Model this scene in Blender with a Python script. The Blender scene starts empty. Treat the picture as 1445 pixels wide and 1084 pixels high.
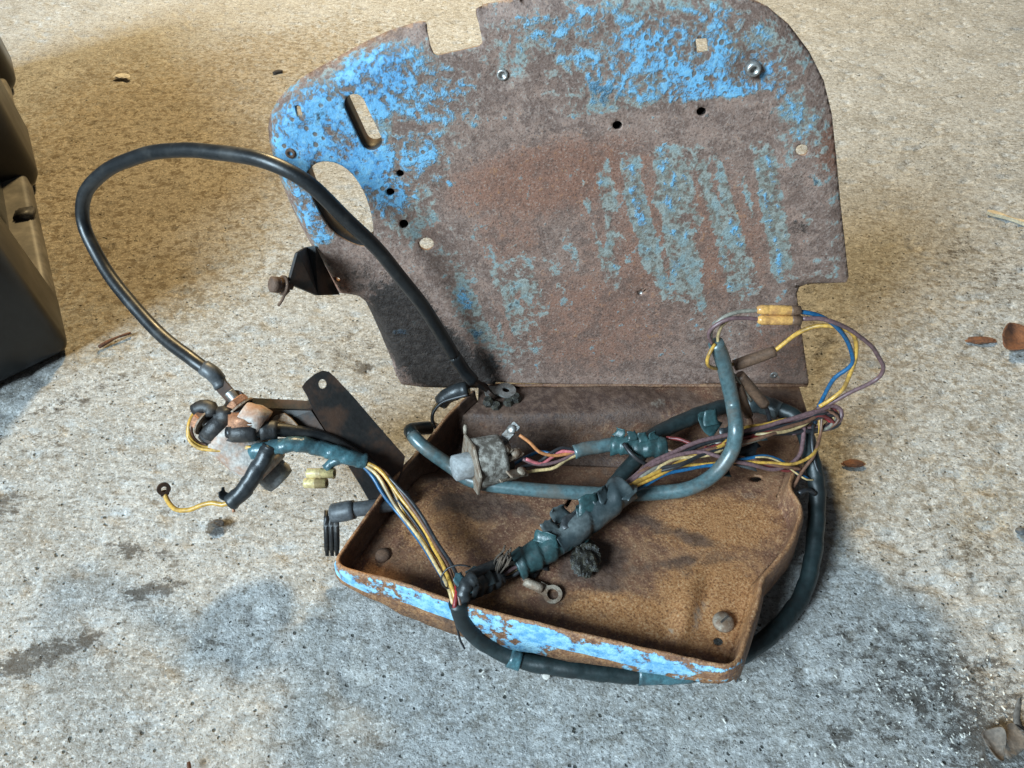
import bpy, bmesh, math, random
import numpy as np
from mathutils import Vector, Matrix, Quaternion

random.seed(7)
rng = np.random.default_rng(7)
S = bpy.context.scene
COL = S.collection

# ------------------------------------------------------------------ camera, world, lights, exposure
IMG_W, IMG_H, FPX = 1445.0, 1084.0, 1085.0
PITCH = math.radians(45.0)
CAM = Vector((0.0, -0.495, 0.545))
cd = bpy.data.cameras.new('camera')
cam = bpy.data.objects.new('camera', cd)
COL.objects.link(cam)
cam.location = CAM
cam.rotation_euler = (math.pi / 2 - PITCH, 0, 0)
cd.sensor_fit = 'HORIZONTAL'
cd.sensor_width = 36.0
cd.lens = 36.0 * FPX / IMG_W
cd.clip_start = 0.02
cd.clip_end = 60
S.camera = cam

w = bpy.data.worlds.new('World')
S.world = w
w.use_nodes = True
w.node_tree.nodes['Background'].inputs[0].default_value = (0.80, 0.90, 1.0, 1)
w.node_tree.nodes['Background'].inputs[1].default_value = 0.085


def area(name, loc, target, size, power, color):
    l = bpy.data.lights.new(name, 'AREA')
    l.shape = 'DISK'
    l.size = size
    l.energy = power
    l.color = color
    o = bpy.data.objects.new(name, l)
    COL.objects.link(o)
    o.location = loc
    o.rotation_euler = (Vector(target) - Vector(loc)).to_track_quat('-Z', 'Y').to_euler()
    return o


area('doorway_daylight', (-3.60, -3.16, 3.17), (0, 0.15, 0), 2.3, 765, (0.66, 0.86, 1.0))
area('workshop_lamp', (-0.30, 2.05, 1.85), (0, 0.1, 0), 0.28, 88, (1.0, 0.75, 0.38))

S.view_settings.view_transform = 'Standard'
S.view_settings.look = 'None'
S.view_settings.gamma = 1.0
S.view_settings.exposure = 0.0
S.view_settings.use_curve_mapping = False

# ------------------------------------------------------------------ geometry helpers
CP, SP = math.cos(PITCH), math.sin(PITCH)


def ray(px, py):
    x = (px - IMG_W / 2) / FPX
    y = -(py - IMG_H / 2) / FPX
    return Vector((x, CP + y * SP, -SP + y * CP))


def Z(px, py, z):
    """point of the place at height z"""
    r = ray(px, py)
    return CAM + r * ((z - CAM.z) / r.z)


def Y(px, py, y):
    """point of the place at depth y"""
    r = ray(px, py)
    return CAM + r * ((y - CAM.y) / r.y)


PT = math.tan(math.radians(5))       # the plate leans back a little
HZ = 0.05


def PL(px, py, off=0.0):
    """point on the plate; off = distance in front of it"""
    r = ray(px, py)
    k = (CAM.z - HZ) * PT - off - CAM.y
    return CAM + r * (k / (r.y - r.z * PT))


def pix(x, y, z):
    dx, dy, dz = x - CAM.x, y - CAM.y, z - CAM.z
    d = dy * CP - dz * SP
    u = dy * SP + dz * CP
    return IMG_W / 2 + FPX * dx / d, IMG_H / 2 - FPX * u / d


def hash2(ix, iy, seed):
    h = (ix.astype(np.int64) * 374761393 + iy.astype(np.int64) * 668265263 + seed * 974711) & 0x7fffffff
    h = ((h ^ (h >> 13)) * 1274126177) & 0x7fffffff
    h = h ^ (h >> 16)
    return (h & 0xffff) / 65535.0


def vnoise(x, y, seed=0):
    x = np.asarray(x, float); y = np.asarray(y, float)
    ix, iy = np.floor(x), np.floor(y)
    fx, fy = x - ix, y - iy
    fx = fx * fx * (3 - 2 * fx); fy = fy * fy * (3 - 2 * fy)
    a, b = hash2(ix, iy, seed), hash2(ix + 1, iy, seed)
    c, d = hash2(ix, iy + 1, seed), hash2(ix + 1, iy + 1, seed)
    return (a * (1 - fx) + b * fx) * (1 - fy) + (c * (1 - fx) + d * fx) * fy


def fbm(x, y, seed=0, o=4):
    t, a, s = 0, 0.5, 0
    for i in range(o):
        t = t + a * vnoise(x, y, seed + i * 17); s += a
        x, y, a = x * 2.03 + 5.1, y * 2.03 + 9.7, a * 0.5
    return t / s


def sstep(a, b, x):
    t = np.clip((x - a) / (b - a), 0, 1)
    return t * t * (3 - 2 * t)


def blob(X, Yy, cx, cy, rx, ry, rot=0, soft=0.5):
    c, s = math.cos(math.radians(rot)), math.sin(math.radians(rot))
    dx, dy = X - cx, Yy - cy
    d = np.sqrt(((dx * c + dy * s) / rx) ** 2 + ((-dx * s + dy * c) / ry) ** 2)
    return 1 - sstep(1 - soft, 1 + soft, d)


def thing(name, label, cat, loc, group=None):
    o = bpy.data.objects.new(name, None)
    COL.objects.link(o)
    o.empty_display_size = 0.02
    o.location = loc
    o['label'] = label
    o['category'] = cat
    if group:
        o['group'] = group
    return o


def tag(o, label, cat, group=None):
    o['label'] = label; o['category'] = cat
    if group:
        o['group'] = group
    return o


def adopt(o, parent):
    if parent is not None:
        o.parent = parent
        loc = Vector((0, 0, 0)); p = parent
        if p.type == 'EMPTY':
            loc = p.location.copy()
        o.matrix_parent_inverse = Matrix.Translation(-loc)


def mesh_obj(name, verts, faces, mat, parent=None, smooth=True, label=None):
    me = bpy.data.meshes.new(name)
    me.from_pydata([tuple(v) for v in verts], [], faces)
    if smooth:
        me.polygons.foreach_set('use_smooth', [True] * len(me.polygons))
    me.materials.append(mat)
    o = bpy.data.objects.new(name, me)
    COL.objects.link(o)
    adopt(o, parent)
    if label:
        o['label'] = label
    return o


class MB:
    def __init__(s):
        s.v, s.f = [], []

    def add(s, v, f):
        n = len(s.v)
        s.v += [Vector(q) for q in v]
        s.f += [[i + n for i in q] for q in f]

    def build(s, name, mat, parent=None, smooth=False, label=None):
        o = mesh_obj(name, s.v, s.f, mat, parent, smooth, label)
        if smooth == 'auto':
            pass
        return o


def frame(ax):
    ax = Vector(ax).normalized()
    h = Vector((0, 0, 1)) if abs(ax.z) < 0.9 else Vector((1, 0, 0))
    a = ax.cross(h).normalized()
    return ax, a, a.cross(ax).normalized()


def lathe(mb, p0, ax, prof, seg=20, rot=0.0, squash=1.0):
    """profile of (radius, distance along the axis)"""
    p0 = Vector(p0); ax, a, b = frame(ax)
    v, f = [], []
    for r, h in prof:
        for k in range(seg):
            t = 2 * math.pi * k / seg + rot
            v.append(p0 + ax * h + a * (r * math.cos(t)) + b * (r * math.sin(t) * squash))
    n = len(prof)
    for i in range(n - 1):
        for k in range(seg):
            k2 = (k + 1) % seg
            f.append([i * seg + k, i * seg + k2, (i + 1) * seg + k2, (i + 1) * seg + k])
    f.append(list(range(seg))[::-1])
    f.append([(n - 1) * seg + k for k in range(seg)])
    mb.add(v, f)


def slab(mb, pts, nrm, th, bev=0.0):
    """outline pts (3D, planar) thickened along nrm"""
    nrm = Vector(nrm).normalized()
    n = len(pts)
    v = [Vector(p) + nrm * th / 2 for p in pts] + [Vector(p) - nrm * th / 2 for p in pts]
    f = [list(range(n)), list(range(n, 2 * n))[::-1]]
    for i in range(n):
        j = (i + 1) % n
        f.append([i, i + n, j + n, j])
    mb.add(v, f)


def box(mb, c, ux, uy, uz, bev=0.0):
    c, ux, uy, uz = Vector(c), Vector(ux), Vector(uy), Vector(uz)
    bm = bmesh.new()
    bmesh.ops.create_cube(bm, size=2)
    if bev:
        bmesh.ops.bevel(bm, geom=bm.edges[:], offset=bev, segments=2, affect='EDGES')
    v = [c + ux * q.co.x + uy * q.co.y + uz * q.co.z for q in bm.verts]
    bm.verts.index_update()
    f = [[q.index for q in p.verts] for p in bm.faces]
    bm.free()
    mb.add(v, f)


def spline(pts, step=0.0025):
    """Catmull-Rom through pts, even steps"""
    P = [Vector(p) for p in pts]
    P = [P[0] * 2 - P[1]] + P + [P[-1] * 2 - P[-2]]
    out = []
    for i in range(1, len(P) - 2):
        a, b, c, d = P[i - 1:i + 3]
        n = max(2, int((c - b).length / step))
        t0 = 0.0
        t1 = t0 + max(1e-5, (b - a).length) ** 0.5
        t2 = t1 + max(1e-5, (c - b).length) ** 0.5
        t3 = t2 + max(1e-5, (d - c).length) ** 0.5
        for k in range(n):
            t = t1 + (t2 - t1) * k / n
            A1 = a * ((t1 - t) / (t1 - t0)) + b * ((t - t0) / (t1 - t0))
            A2 = b * ((t2 - t) / (t2 - t1)) + c * ((t - t1) / (t2 - t1))
            A3 = c * ((t3 - t) / (t3 - t2)) + d * ((t - t2) / (t3 - t2))
            B1 = A1 * ((t2 - t) / (t2 - t0)) + A2 * ((t - t0) / (t2 - t0))
            B2 = A2 * ((t3 - t) / (t3 - t1)) + A3 * ((t - t1) / (t3 - t1))
            out.append(B1 * ((t2 - t) / (t2 - t1)) + B2 * ((t - t1) / (t2 - t1)))
    out.append(P[-2].copy())
    return out


def frames(path):
    n = len(path)
    T = [(path[min(i + 1, n - 1)] - path[max(i - 1, 0)]).normalized() for i in range(n)]
    _, a, _ = frame(T[0])
    A, B = [], []
    for i in range(n):
        a = (a - T[i] * a.dot(T[i])).normalized()
        A.append(a.copy()); B.append(T[i].cross(a))
    return T, A, B


def sweep(mb, path, r, seg=10, rfun=None, caps=True, open_end=False):
    T, A, B = frames(path)
    v, f = [], []
    s = 0.0
    L = sum((path[i + 1] - path[i]).length for i in range(len(path) - 1))
    for i, p in enumerate(path):
        if i:
            s += (p - path[i - 1]).length
        for k in range(seg):
            t = 2 * math.pi * k / seg
            rr = r * (rfun(s, t, L) if rfun else 1.0)
            v.append(p + A[i] * (rr * math.cos(t)) + B[i] * (rr * math.sin(t)))
    n = len(path)
    for i in range(n - 1):
        for k in range(seg):
            k2 = (k + 1) % seg
            f.append([i * seg + k, i * seg + k2, (i + 1) * seg + k2, (i + 1) * seg + k])
    if caps:
        f.append(list(range(seg))[::-1])
        f.append([(n - 1) * seg + k for k in range(seg)])
    mb.add(v, f)


def tube(name, pts, r, mat, parent, seg=10, rfun=None, step=0.0025, label=None):
    if name.endswith('_wire'):
        r *= .80
    path = spline(pts, step)
    amp, wl = (.0009, .018) if name.endswith('_wire') else ((.0010, .035) if len(pts) > 8 else (0, 1))
    if amp:
        ph = [random.uniform(0, 50) for _ in range(3)]
        n_ = len(path)
        fade = [min(1.0, i / 6.0, (n_ - 1 - i) / 6.0) for i in range(n_)]
        sx = [float(q) for q in vnoise(np.arange(n_) * step / wl + ph[0], ph[0] + 0 * np.arange(n_), 1)]
        sy = [float(q) for q in vnoise(np.arange(n_) * step / wl + ph[1], ph[1] + 0 * np.arange(n_), 2)]
        sz = [float(q) for q in vnoise(np.arange(n_) * step / wl + ph[2], ph[2] + 0 * np.arange(n_), 3)]
        path = [p + Vector((sx[i] - .5, sy[i] - .5, sz[i] - .5)) * (2 * amp * fade[i]) for i, p in enumerate(path)]
    mb = MB()
    sweep(mb, path, r, seg, rfun)
    return mb.build(name, mat, parent, True, label)


def taped(pitch=0.016, amp=0.14, wob=0.05, seed=0):
    """radius of a hand-wound tape wrap: overlapping turns"""
    def f(s, t, L):
        q = (s / pitch + t / (2 * math.pi)) % 1.0
        saw = (1 - q) * amp * 1.5 if q > 0.06 else q / 0.06 * amp * 1.5
        return 1 + saw + wob * math.sin(s * 210 + seed + 2 * math.sin(s * 71 + t)) * 0.6 + wob * 0.5 * math.sin(3 * t + s * 130 + seed)
    return f


def lumpy(a=0.04, k=90, seed=0):
    return lambda s, t, L: 1 + a * math.sin(s * k + seed) * math.sin(s * k * 0.37 + 1.3 + seed) + a * 0.5 * math.sin(2 * t + s * k * 0.6)


def strands(specs, pts, R, parent, turns=1.0, wr=0.0017, step=0.003, spread=None):
    """specs: list of (name, material); wires laid side by side round a common run"""
    path = spline(pts, step)
    T, A, B = frames(path)
    n = len(path)
    N = len(specs)
    for j, (nm, mat) in enumerate(specs):
        ph = 2 * math.pi * j / max(1, N) + random.uniform(-.3, .3)
        rad = R * (0.25 if j == 0 and N > 4 else random.uniform(0.75, 1.05))
        q = []
        k1, k2 = random.uniform(0, 6), random.uniform(0, 6)
        for i in range(0, n):
            u = i / (n - 1)
            sp = spread(u) if spread else 1.0
            an = ph + turns * 2 * math.pi * u + 0.35 * math.sin(u * 7 + k1)
            rr = rad * sp * (1 + 0.18 * math.sin(u * 9 + k2))
            q.append(path[i] + A[i] * (rr * math.cos(an)) + B[i] * (rr * math.sin(an)))
        mb = MB()
        sweep(mb, q, wr * random.uniform(0.92, 1.08), 8)
        mb.build(nm, mat, parent, True)


def sheet2d(outline, holes, dx):
    """flat triangulated sheet with holes, cut by a grid so it can carry wear and bends; returns a bmesh in XY"""
    bm = bmesh.new()
    E = []
    for loop in [outline] + holes:
        vs = [bm.verts.new((p[0], p[1], 0)) for p in loop]
        for i in range(len(vs)):
            E.append(bm.edges.new((vs[i], vs[(i + 1) % len(vs)])))
    bmesh.ops.triangle_fill(bm, use_beauty=True, edges=E)
    xs = [p[0] for p in outline]; ys = [p[1] for p in outline]
    for ax, lo, hi in ((0, min(xs), max(xs)), (1, min(ys), max(ys))):
        k = lo + dx
        while k < hi:
            co = (k, 0, 0) if ax == 0 else (0, k, 0)
            no = (1, 0, 0) if ax == 0 else (0, 1, 0)
            bmesh.ops.bisect_plane(bm, geom=bm.verts[:] + bm.edges[:] + bm.faces[:], dist=1e-6, plane_co=co, plane_no=no)
            k += dx
    bmesh.ops.recalc_face_normals(bm, faces=bm.faces[:])
    return bm


def set_color(me, name, rgba):
    at = me.attributes.new(name, 'FLOAT_COLOR', 'POINT')
    at.data.foreach_set('color', np.asarray(rgba, dtype=np.float32).ravel())


def coords(me):
    a = np.empty(len(me.vertices) * 3, dtype=np.float32)
    me.vertices.foreach_get('co', a)
    return a.reshape(-1, 3).astype(float)


def circle(cx, cy, r, n=16, ry=None, rot=0.0):
    ry = ry or r
    c, s = math.cos(math.radians(rot)), math.sin(math.radians(rot))
    return [(cx + r * math.cos(t) * c - ry * math.sin(t) * s, cy + r * math.cos(t) * s + ry * math.sin(t) * c)
            for t in [2 * math.pi * k / n for k in range(n)]]


def capsule(x0, y0, x1, y1, r, n=10):
    a = math.atan2(y1 - y0, x1 - x0)
    out = [(x1 + r * math.cos(a - math.pi / 2 + math.pi * k / n), y1 + r * math.sin(a - math.pi / 2 + math.pi * k / n)) for k in range(n + 1)]
    out += [(x0 + r * math.cos(a + math.pi / 2 + math.pi * k / n), y0 + r * math.sin(a + math.pi / 2 + math.pi * k / n)) for k in range(n + 1)]
    return out


def smooth_poly(pts, n=4):
    """closed smooth outline through pts (2D)"""
    out = []
    N = len(pts)
    for i in range(N):
        a, b, c, d = [Vector(pts[(i + k) % N]).to_2d() for k in (-1, 0, 1, 2)]
        for k in range(n):
            t = k / n
            out.append(tuple(0.5 * ((2 * b) + (c - a) * t + (2 * a - 5 * b + 4 * c - d) * t * t + (3 * b - a - 3 * c + d) * t ** 3)))
    return out


# ------------------------------------------------------------------ materials
class N:
    def __init__(s, name):
        s.m = bpy.data.materials.new(name)
        s.m.use_nodes = True
        s.t = s.m.node_tree
        s.b = s.t.nodes['Principled BSDF']
        s.tc = s.t.nodes.new('ShaderNodeTexCoord')

    def link(s, a, b):
        s.t.links.new(a, b)

    def put(s, sock, val):
        if isinstance(val, bpy.types.NodeSocket):
            s.link(val, sock)
        elif isinstance(val, (tuple, list)):
            sock.default_value = tuple(val) + ((1,) if len(val) == 3 and sock.type == 'RGBA' else ())
        else:
            sock.default_value = val

    def noise(s, scale, detail=4, rough=0.55, vec=None, dist=0.0, stretch=None):
        n = s.t.nodes.new('ShaderNodeTexNoise')
        n.inputs['Scale'].default_value = scale
        n.inputs['Detail'].default_value = detail
        n.inputs['Roughness'].default_value = rough
        n.inputs['Distortion'].default_value = dist
        v = vec or s.tc.outputs['Object']
        if stretch:
            mp = s.t.nodes.new('ShaderNodeMapping')
            mp.inputs['Rotation'].default_value = stretch[0]
            mp.inputs['Scale'].default_value = stretch[1]
            s.link(v, mp.inputs[0]); v = mp.outputs[0]
        s.link(v, n.inputs['Vector'])
        return n.outputs[0]

    def voro(s, scale, feat='F1', rnd=1.0):
        n = s.t.nodes.new('ShaderNodeTexVoronoi')
        n.inputs['Scale'].default_value = scale
        n.inputs['Randomness'].default_value = rnd
        n.feature = feat
        s.link(s.tc.outputs['Object'], n.inputs['Vector'])
        return n.outputs['Distance']

    def math(s, op, a, b=0.0, c=None, clamp=False):
        n = s.t.nodes.new('ShaderNodeMath')
        n.operation = op
        n.use_clamp = clamp
        s.put(n.inputs[0], a); s.put(n.inputs[1], b)
        if c is not None:
            s.put(n.inputs[2], c)
        return n.outputs[0]

    def ramp(s, x, lo, hi, a=0.0, b=1.0):
        n = s.t.nodes.new('ShaderNodeMapRange')
        n.interpolation_type = 'SMOOTHSTEP'
        s.put(n.inputs[0], x)
        for i, q in enumerate((lo, hi, a, b)):
            s.put(n.inputs[i + 1], q)
        return n.outputs[0]

    def mix(s, f, a, b, mode='MIX'):
        n = s.t.nodes.new('ShaderNodeMix')
        n.data_type = 'RGBA'
        n.blend_type = mode
        s.put(n.inputs[0], f); s.put(n.inputs[6], a); s.put(n.inputs[7], b)
        return n.outputs[2]

    def attr(s, name):
        n = s.t.nodes.new('ShaderNodeAttribute')
        n.attribute_name = name
        sp = s.t.nodes.new('ShaderNodeSeparateColor')
        s.link(n.outputs['Color'], sp.inputs[0])
        return sp.outputs[0], sp.outputs[1], sp.outputs[2], n.outputs['Alpha']

    def bump(s, h, strength=0.5, dist=0.001, prev=None):
        n = s.t.nodes.new('ShaderNodeBump')
        n.inputs['Strength'].default_value = strength
        n.inputs['Distance'].default_value = dist
        s.put(n.inputs['Height'], h)
        if prev is not None:
            s.link(prev, n.inputs['Normal'])
        return n.outputs[0]

    def out(s, color, rough=0.6, metal=0.0, normal=None, spec=0.5, coat=0.0):
        s.put(s.b.inputs['Base Color'], color)
        s.put(s.b.inputs['Roughness'], rough)
        s.put(s.b.inputs['Metallic'], metal)
        s.put(s.b.inputs['Specular IOR Level'], spec)
        s.put(s.b.inputs['Coat Weight'], coat)
        if normal is not None:
            s.link(normal, s.b.inputs['Normal'])
        return s.m


def dirty(name, col, rough=0.5, dirt=(0.05, 0.04, 0.03), amt=0.35, scale=60, metal=0.0, spec=0.5, bump=0.25, var=0.25):
    n = N(name)
    a = n.noise(scale, 5, 0.6)
    b = n.noise(scale * 6, 3, 0.6)
    c2 = tuple(q * (1 + var) for q in col)
    c1 = tuple(q * (1 - var) for q in col)
    base = n.mix(n.ramp(b, .3, .7), c1, c2)
    d = n.ramp(a, .62 - amt * .5, .75 - amt * .2)
    d = n.math('MULTIPLY', d, min(1.0, amt * 1.6))
    base = n.mix(d, base, dirt)
    r = n.math('ADD', n.math('MULTIPLY', a, 0.35), rough - 0.15, clamp=True)
    return n.out(base, r, metal, n.bump(n.math('ADD', a, b), bump, 0.0006), spec)


# --- concrete
n = N('concrete')
dirtA, paleA, pitA, brownA = n.attr('stain_shade')
big = n.noise(2.2, 5, 0.6)
mid = n.noise(14, 6, 0.65)
fine = n.noise(95, 6, 0.68)
grit = n.noise(500, 3, 0.65)
vor = n.voro(150)
patch = n.noise(9, 5, 0.62, dist=.8)
c = n.mix(n.ramp(mid, .40, .62), (0.315, 0.315, 0.308), (0.395, 0.395, 0.388))
c = n.mix(n.math('MULTIPLY', n.ramp(patch, .48, .60), .42), c, (0.265, 0.255, 0.235))
c = n.mix(n.math('MULTIPLY', n.ramp(big, .4, .65), .30), c, (0.37, 0.345, 0.305))
c = n.mix(n.math('MULTIPLY', n.ramp(fine, .54, .64), .48), c, (0.225, 0.20, 0.165))
scuff = n.noise(85, 6, .68, dist=.4, stretch=((0, 0, .5), (1.0, 2.6, 1.0)))
c = n.mix(n.math('MULTIPLY', n.ramp(scuff, .54, .63), .60), c, (0.145, 0.128, 0.105))
c = n.mix(n.math('MULTIPLY', n.ramp(scuff, .45, .36), .45), c, (0.53, 0.53, 0.52))
g2 = n.noise(260, 4, 0.6, dist=.3)
c = n.mix(n.math('MULTIPLY', n.ramp(g2, .46, .38), .42), c, (0.14, 0.125, 0.10))
c = n.mix(n.math('MULTIPLY', n.ramp(g2, .56, .63), .55), c, (0.62, 0.61, 0.59))
c = n.mix(n.math('MULTIPLY', n.ramp(grit, .61, .66), .70), c, (0.78, 0.77, 0.75))
c = n.mix(n.math('MULTIPLY', n.ramp(grit, .41, .35), .85), c, (0.07, 0.06, 0.048))
# tiny dark pits
pit = n.math('MULTIPLY', n.ramp(vor, .24, .14), n.ramp(n.noise(140, 2), .56, .60))
c = n.mix(n.math('MULTIPLY', pit, .92), c, (0.04, 0.042, 0.034))
# traced stains and pale areas; brown also paints in daylight shade; broken up by noise
brk = n.math('SUBTRACT', n.math('ADD', n.math('MULTIPLY', fine, .9), n.math('MULTIPLY', grit, .7)), .8)
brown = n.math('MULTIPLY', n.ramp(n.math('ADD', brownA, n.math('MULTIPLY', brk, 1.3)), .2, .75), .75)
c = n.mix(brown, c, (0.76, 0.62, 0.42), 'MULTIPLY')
blot = n.math('MULTIPLY', n.ramp(n.noise(120, 4, .6, dist=.5), .50, .62), n.math('ADD', n.math('MULTIPLY', brownA, 1.1), .25))
c = n.mix(n.math('MULTIPLY', blot, .8), c, (0.13, 0.095, 0.055))
pale = n.ramp(n.math('ADD', paleA, brk), .3, .8)
c = n.mix(n.math('MULTIPLY', pale, .6), c, (0.60, 0.58, 0.55))
dk = n.ramp(n.math('ADD', dirtA, n.math('ADD', n.math('MULTIPLY', brk, 2.4), n.math('MULTIPLY', n.math('SUBTRACT', scuff, .5), 1.6))), .38, .8)
c = n.mix(n.math('MULTIPLY', dk, .82), c, (0.055, 0.045, 0.036))
hgt = n.math('ADD', n.math('ADD', n.math('MULTIPLY', fine, .9), n.math('MULTIPLY', grit, .55)), n.math('MULTIPLY', pit, -.8))
nb = n.bump(hgt, 1.0, 0.0017)
M_CONC = n.out(c, n.ramp(mid, .3, .7, .62, .86), 0, nb, 0.4)

# --- painted, rusted panel.  attribute 'wear': R fresh blue paint, G chalked paint, B grease, A red rust
def panel_mat(name):
    n = N(name)
    R, G, B, A = n.attr('wear')
    n1 = n.noise(62, 6, 0.64, dist=.5)
    n2 = n.noise(185, 5, 0.68, dist=.3)
    n3 = n.noise(620, 3, 0.7)
    spots = n.voro(155)
    brk = n.math('ADD', n.math('MULTIPLY', n1, .55), n.math('MULTIPLY', n2, .62))      # about .58
    brk = n.math('SUBTRACT', brk, .585)
    brk = n.math('MULTIPLY', brk, 3.2)
    spot = n.math('MULTIPLY', n.ramp(n.math('ADD', spots, n.math('MULTIPLY', n2, .25)), .46, .34), n.ramp(n.noise(60, 3), .44, .54))
    # bare metal: grey-brown, red-brown, orange
    bare = n.mix(n.ramp(n1, .38, .66), (0.160, 0.100, 0.078), (0.300, 0.195, 0.152))
    bare = n.mix(n.math('MULTIPLY', n.ramp(n2, .46, .68), .55), bare, (0.40, 0.295, 0.25))
    red = n.math('MULTIPLY', n.ramp(n.math('ADD', A, n.math('MULTIPLY', brk, .6)), .25, .85), .8)
    bare = n.mix(red, bare, (0.235, 0.100, 0.060))
    orr = n.math('MULTIPLY', n.ramp(n2, .57, .68), n.math('ADD', n.math('MULTIPLY', A, .8), .15))
    bare = n.mix(orr, bare, (0.34, 0.155, 0.065))
    bare = n.mix(n.math('MULTIPLY', n.ramp(n3, .56, .66), .50), bare, (0.36, 0.30, 0.26))
    bare = n.mix(n.math('MULTIPLY', n.ramp(n3, .47, .34), .65), bare, (0.040, 0.030, 0.026))
    # chalked paint
    pm = n.ramp(n.math('ADD', G, n.math('MULTIPLY', brk, .9)), .40, .66)
    halo = n.ramp(n.math('ADD', R, brk), .30, .55)
    pm = n.math('MAXIMUM', pm, n.math('MULTIPLY', halo, .9))
    palec = n.mix(n.ramp(n2, .4, .62), (0.165, 0.165, 0.135), (0.30, 0.335, 0.305))
    palec = n.mix(n.math('MULTIPLY', n.ramp(n1, .50, .62), .65), palec, (0.215, 0.345, 0.365))
    palec = n.mix(n.math('MULTIPLY', n.ramp(n3, .50, .38), .5), palec, (0.11, 0.085, 0.065))
    col = n.mix(n.math('MULTIPLY', pm, .85), bare, palec)
    # fresh paint
    pm2 = n.ramp(n.math('ADD', R, n.math('MULTIPLY', brk, .95)), .42, .74)
    pm2 = n.math('MULTIPLY', pm2, n.math('SUBTRACT', 1.0, n.math('MULTIPLY', spot, .92)))
    bluec = n.mix(n.ramp(n1, .36, .66), (0.065, 0.255, 0.50), (0.150, 0.400, 0.62))
    bluec = n.mix(n.math('MULTIPLY', n.ramp(n2, .52, .66), .65), bluec, (0.235, 0.44, 0.54))
    bluec = n.mix(n.math('MULTIPLY', n.ramp(n3, .46, .34), .45), bluec, (0.12, 0.14, 0.15))
    col = n.mix(n.math('MULTIPLY', pm2, .95), col, bluec)
    # freckles of rust breaking through the paint
    fr_ = n.math('MULTIPLY', spot, n.math('MAXIMUM', pm2, pm))
    col = n.mix(n.math('MULTIPLY', fr_, .75), col, (0.115, 0.080, 0.062))
    # grease
    gm = n.ramp(n.math('ADD', B, n.math('MULTIPLY', brk, .7)), .35, .8)
    col = n.mix(n.math('MULTIPLY', gm, .93), col, n.mix(n.ramp(n2, .45, .65), (0.009, 0.0075, 0.007), (0.032, 0.025, 0.021)))
    h = n.math('ADD', n.math('MULTIPLY', n2, .8), n.math('MULTIPLY', n3, .45))
    h = n.math('ADD', h, n.math('MULTIPLY', pm2, .55))
    h = n.math('ADD', h, n.math('MULTIPLY', n.math('MULTIPLY', gm, n.noise(240, 4, .7)), 1.6))
    nb = n.bump(h, 0.75, 0.0014)
    rough = n.math('SUBTRACT', n.ramp(n2, .3, .7, .46, .76), n.math('MULTIPLY', pm2, .14))
    return n.out(col, rough, 0.0, nb, 0.4)


M_PANEL = panel_mat('rusted_blue_panel')

# --- rusty tray: attribute 'wear': R orange, G dark smears and painted shade, B pale mud and painted rim highlight, A paint
n = N('rusted_tray')
R, G, B, A = n.attr('wear')
n1 = n.noise(38, 6, .62); n2 = n.noise(150, 6, .68); n3 = n.noise(560, 4, .72)
c = n.mix(n.ramp(n1, .36, .66), (0.135, 0.060, 0.036), (0.290, 0.142, 0.072))
c = n.mix(n.math('MULTIPLY', n.ramp(n2, .46, .66), .7), c, (0.30, 0.165, 0.085))
om = n.ramp(n.math('ADD', R, n.math('SUBTRACT', n2, .5)), .3, .8)
c = n.mix(n.math('MULTIPLY', om, .75), c, n.mix(n.ramp(n3, .4, .6), (0.35, 0.140, 0.042), (0.50, 0.245, 0.095)))
c = n.mix(n.math('MULTIPLY', n.ramp(n3, .46, .36), .62), c, (0.050, 0.026, 0.016))
c = n.mix(n.math('MULTIPLY', n.ramp(n3, .55, .65), .48), c, (0.55, 0.37, 0.22))
dm = n.ramp(n.math('ADD', G, n.math('MULTIPLY', n.math('SUBTRACT', n1, .5), 2.0)), .3, .8)
c = n.mix(n.math('MULTIPLY', dm, .78), c, n.mix(n.ramp(n2, .4, .65), (0.034, 0.023, 0.020), (0.085, 0.052, 0.042)))
pm = n.ramp(n.math('ADD', B, n.math('SUBTRACT', n2, .5)), .35, .8)
c = n.mix(n.math('MULTIPLY', pm, .6), c, (0.36, 0.31, 0.25))
brk = n.math('MULTIPLY', n.math('SUBTRACT', n.math('ADD', n.math('MULTIPLY', n1, .6), n.math('MULTIPLY', n2, .5)), .55), 3.0)
am = n.ramp(n.math('ADD', A, brk), .42, .58)
blue = n.mix(n.ramp(n2, .38, .62), (0.11, 0.33, 0.56), (0.30, 0.55, 0.68))
c = n.mix(am, c, blue)
h = n.math('ADD', n.math('ADD', n.math('MULTIPLY', n2, .8), n.math('MULTIPLY', n3, .6)), n.math('MULTIPLY', am, .5))
M_TRAY = n.out(c, n.ramp(n2, .3, .7, .40, .74), 0, n.bump(h, .8, .0013), .5)

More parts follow.
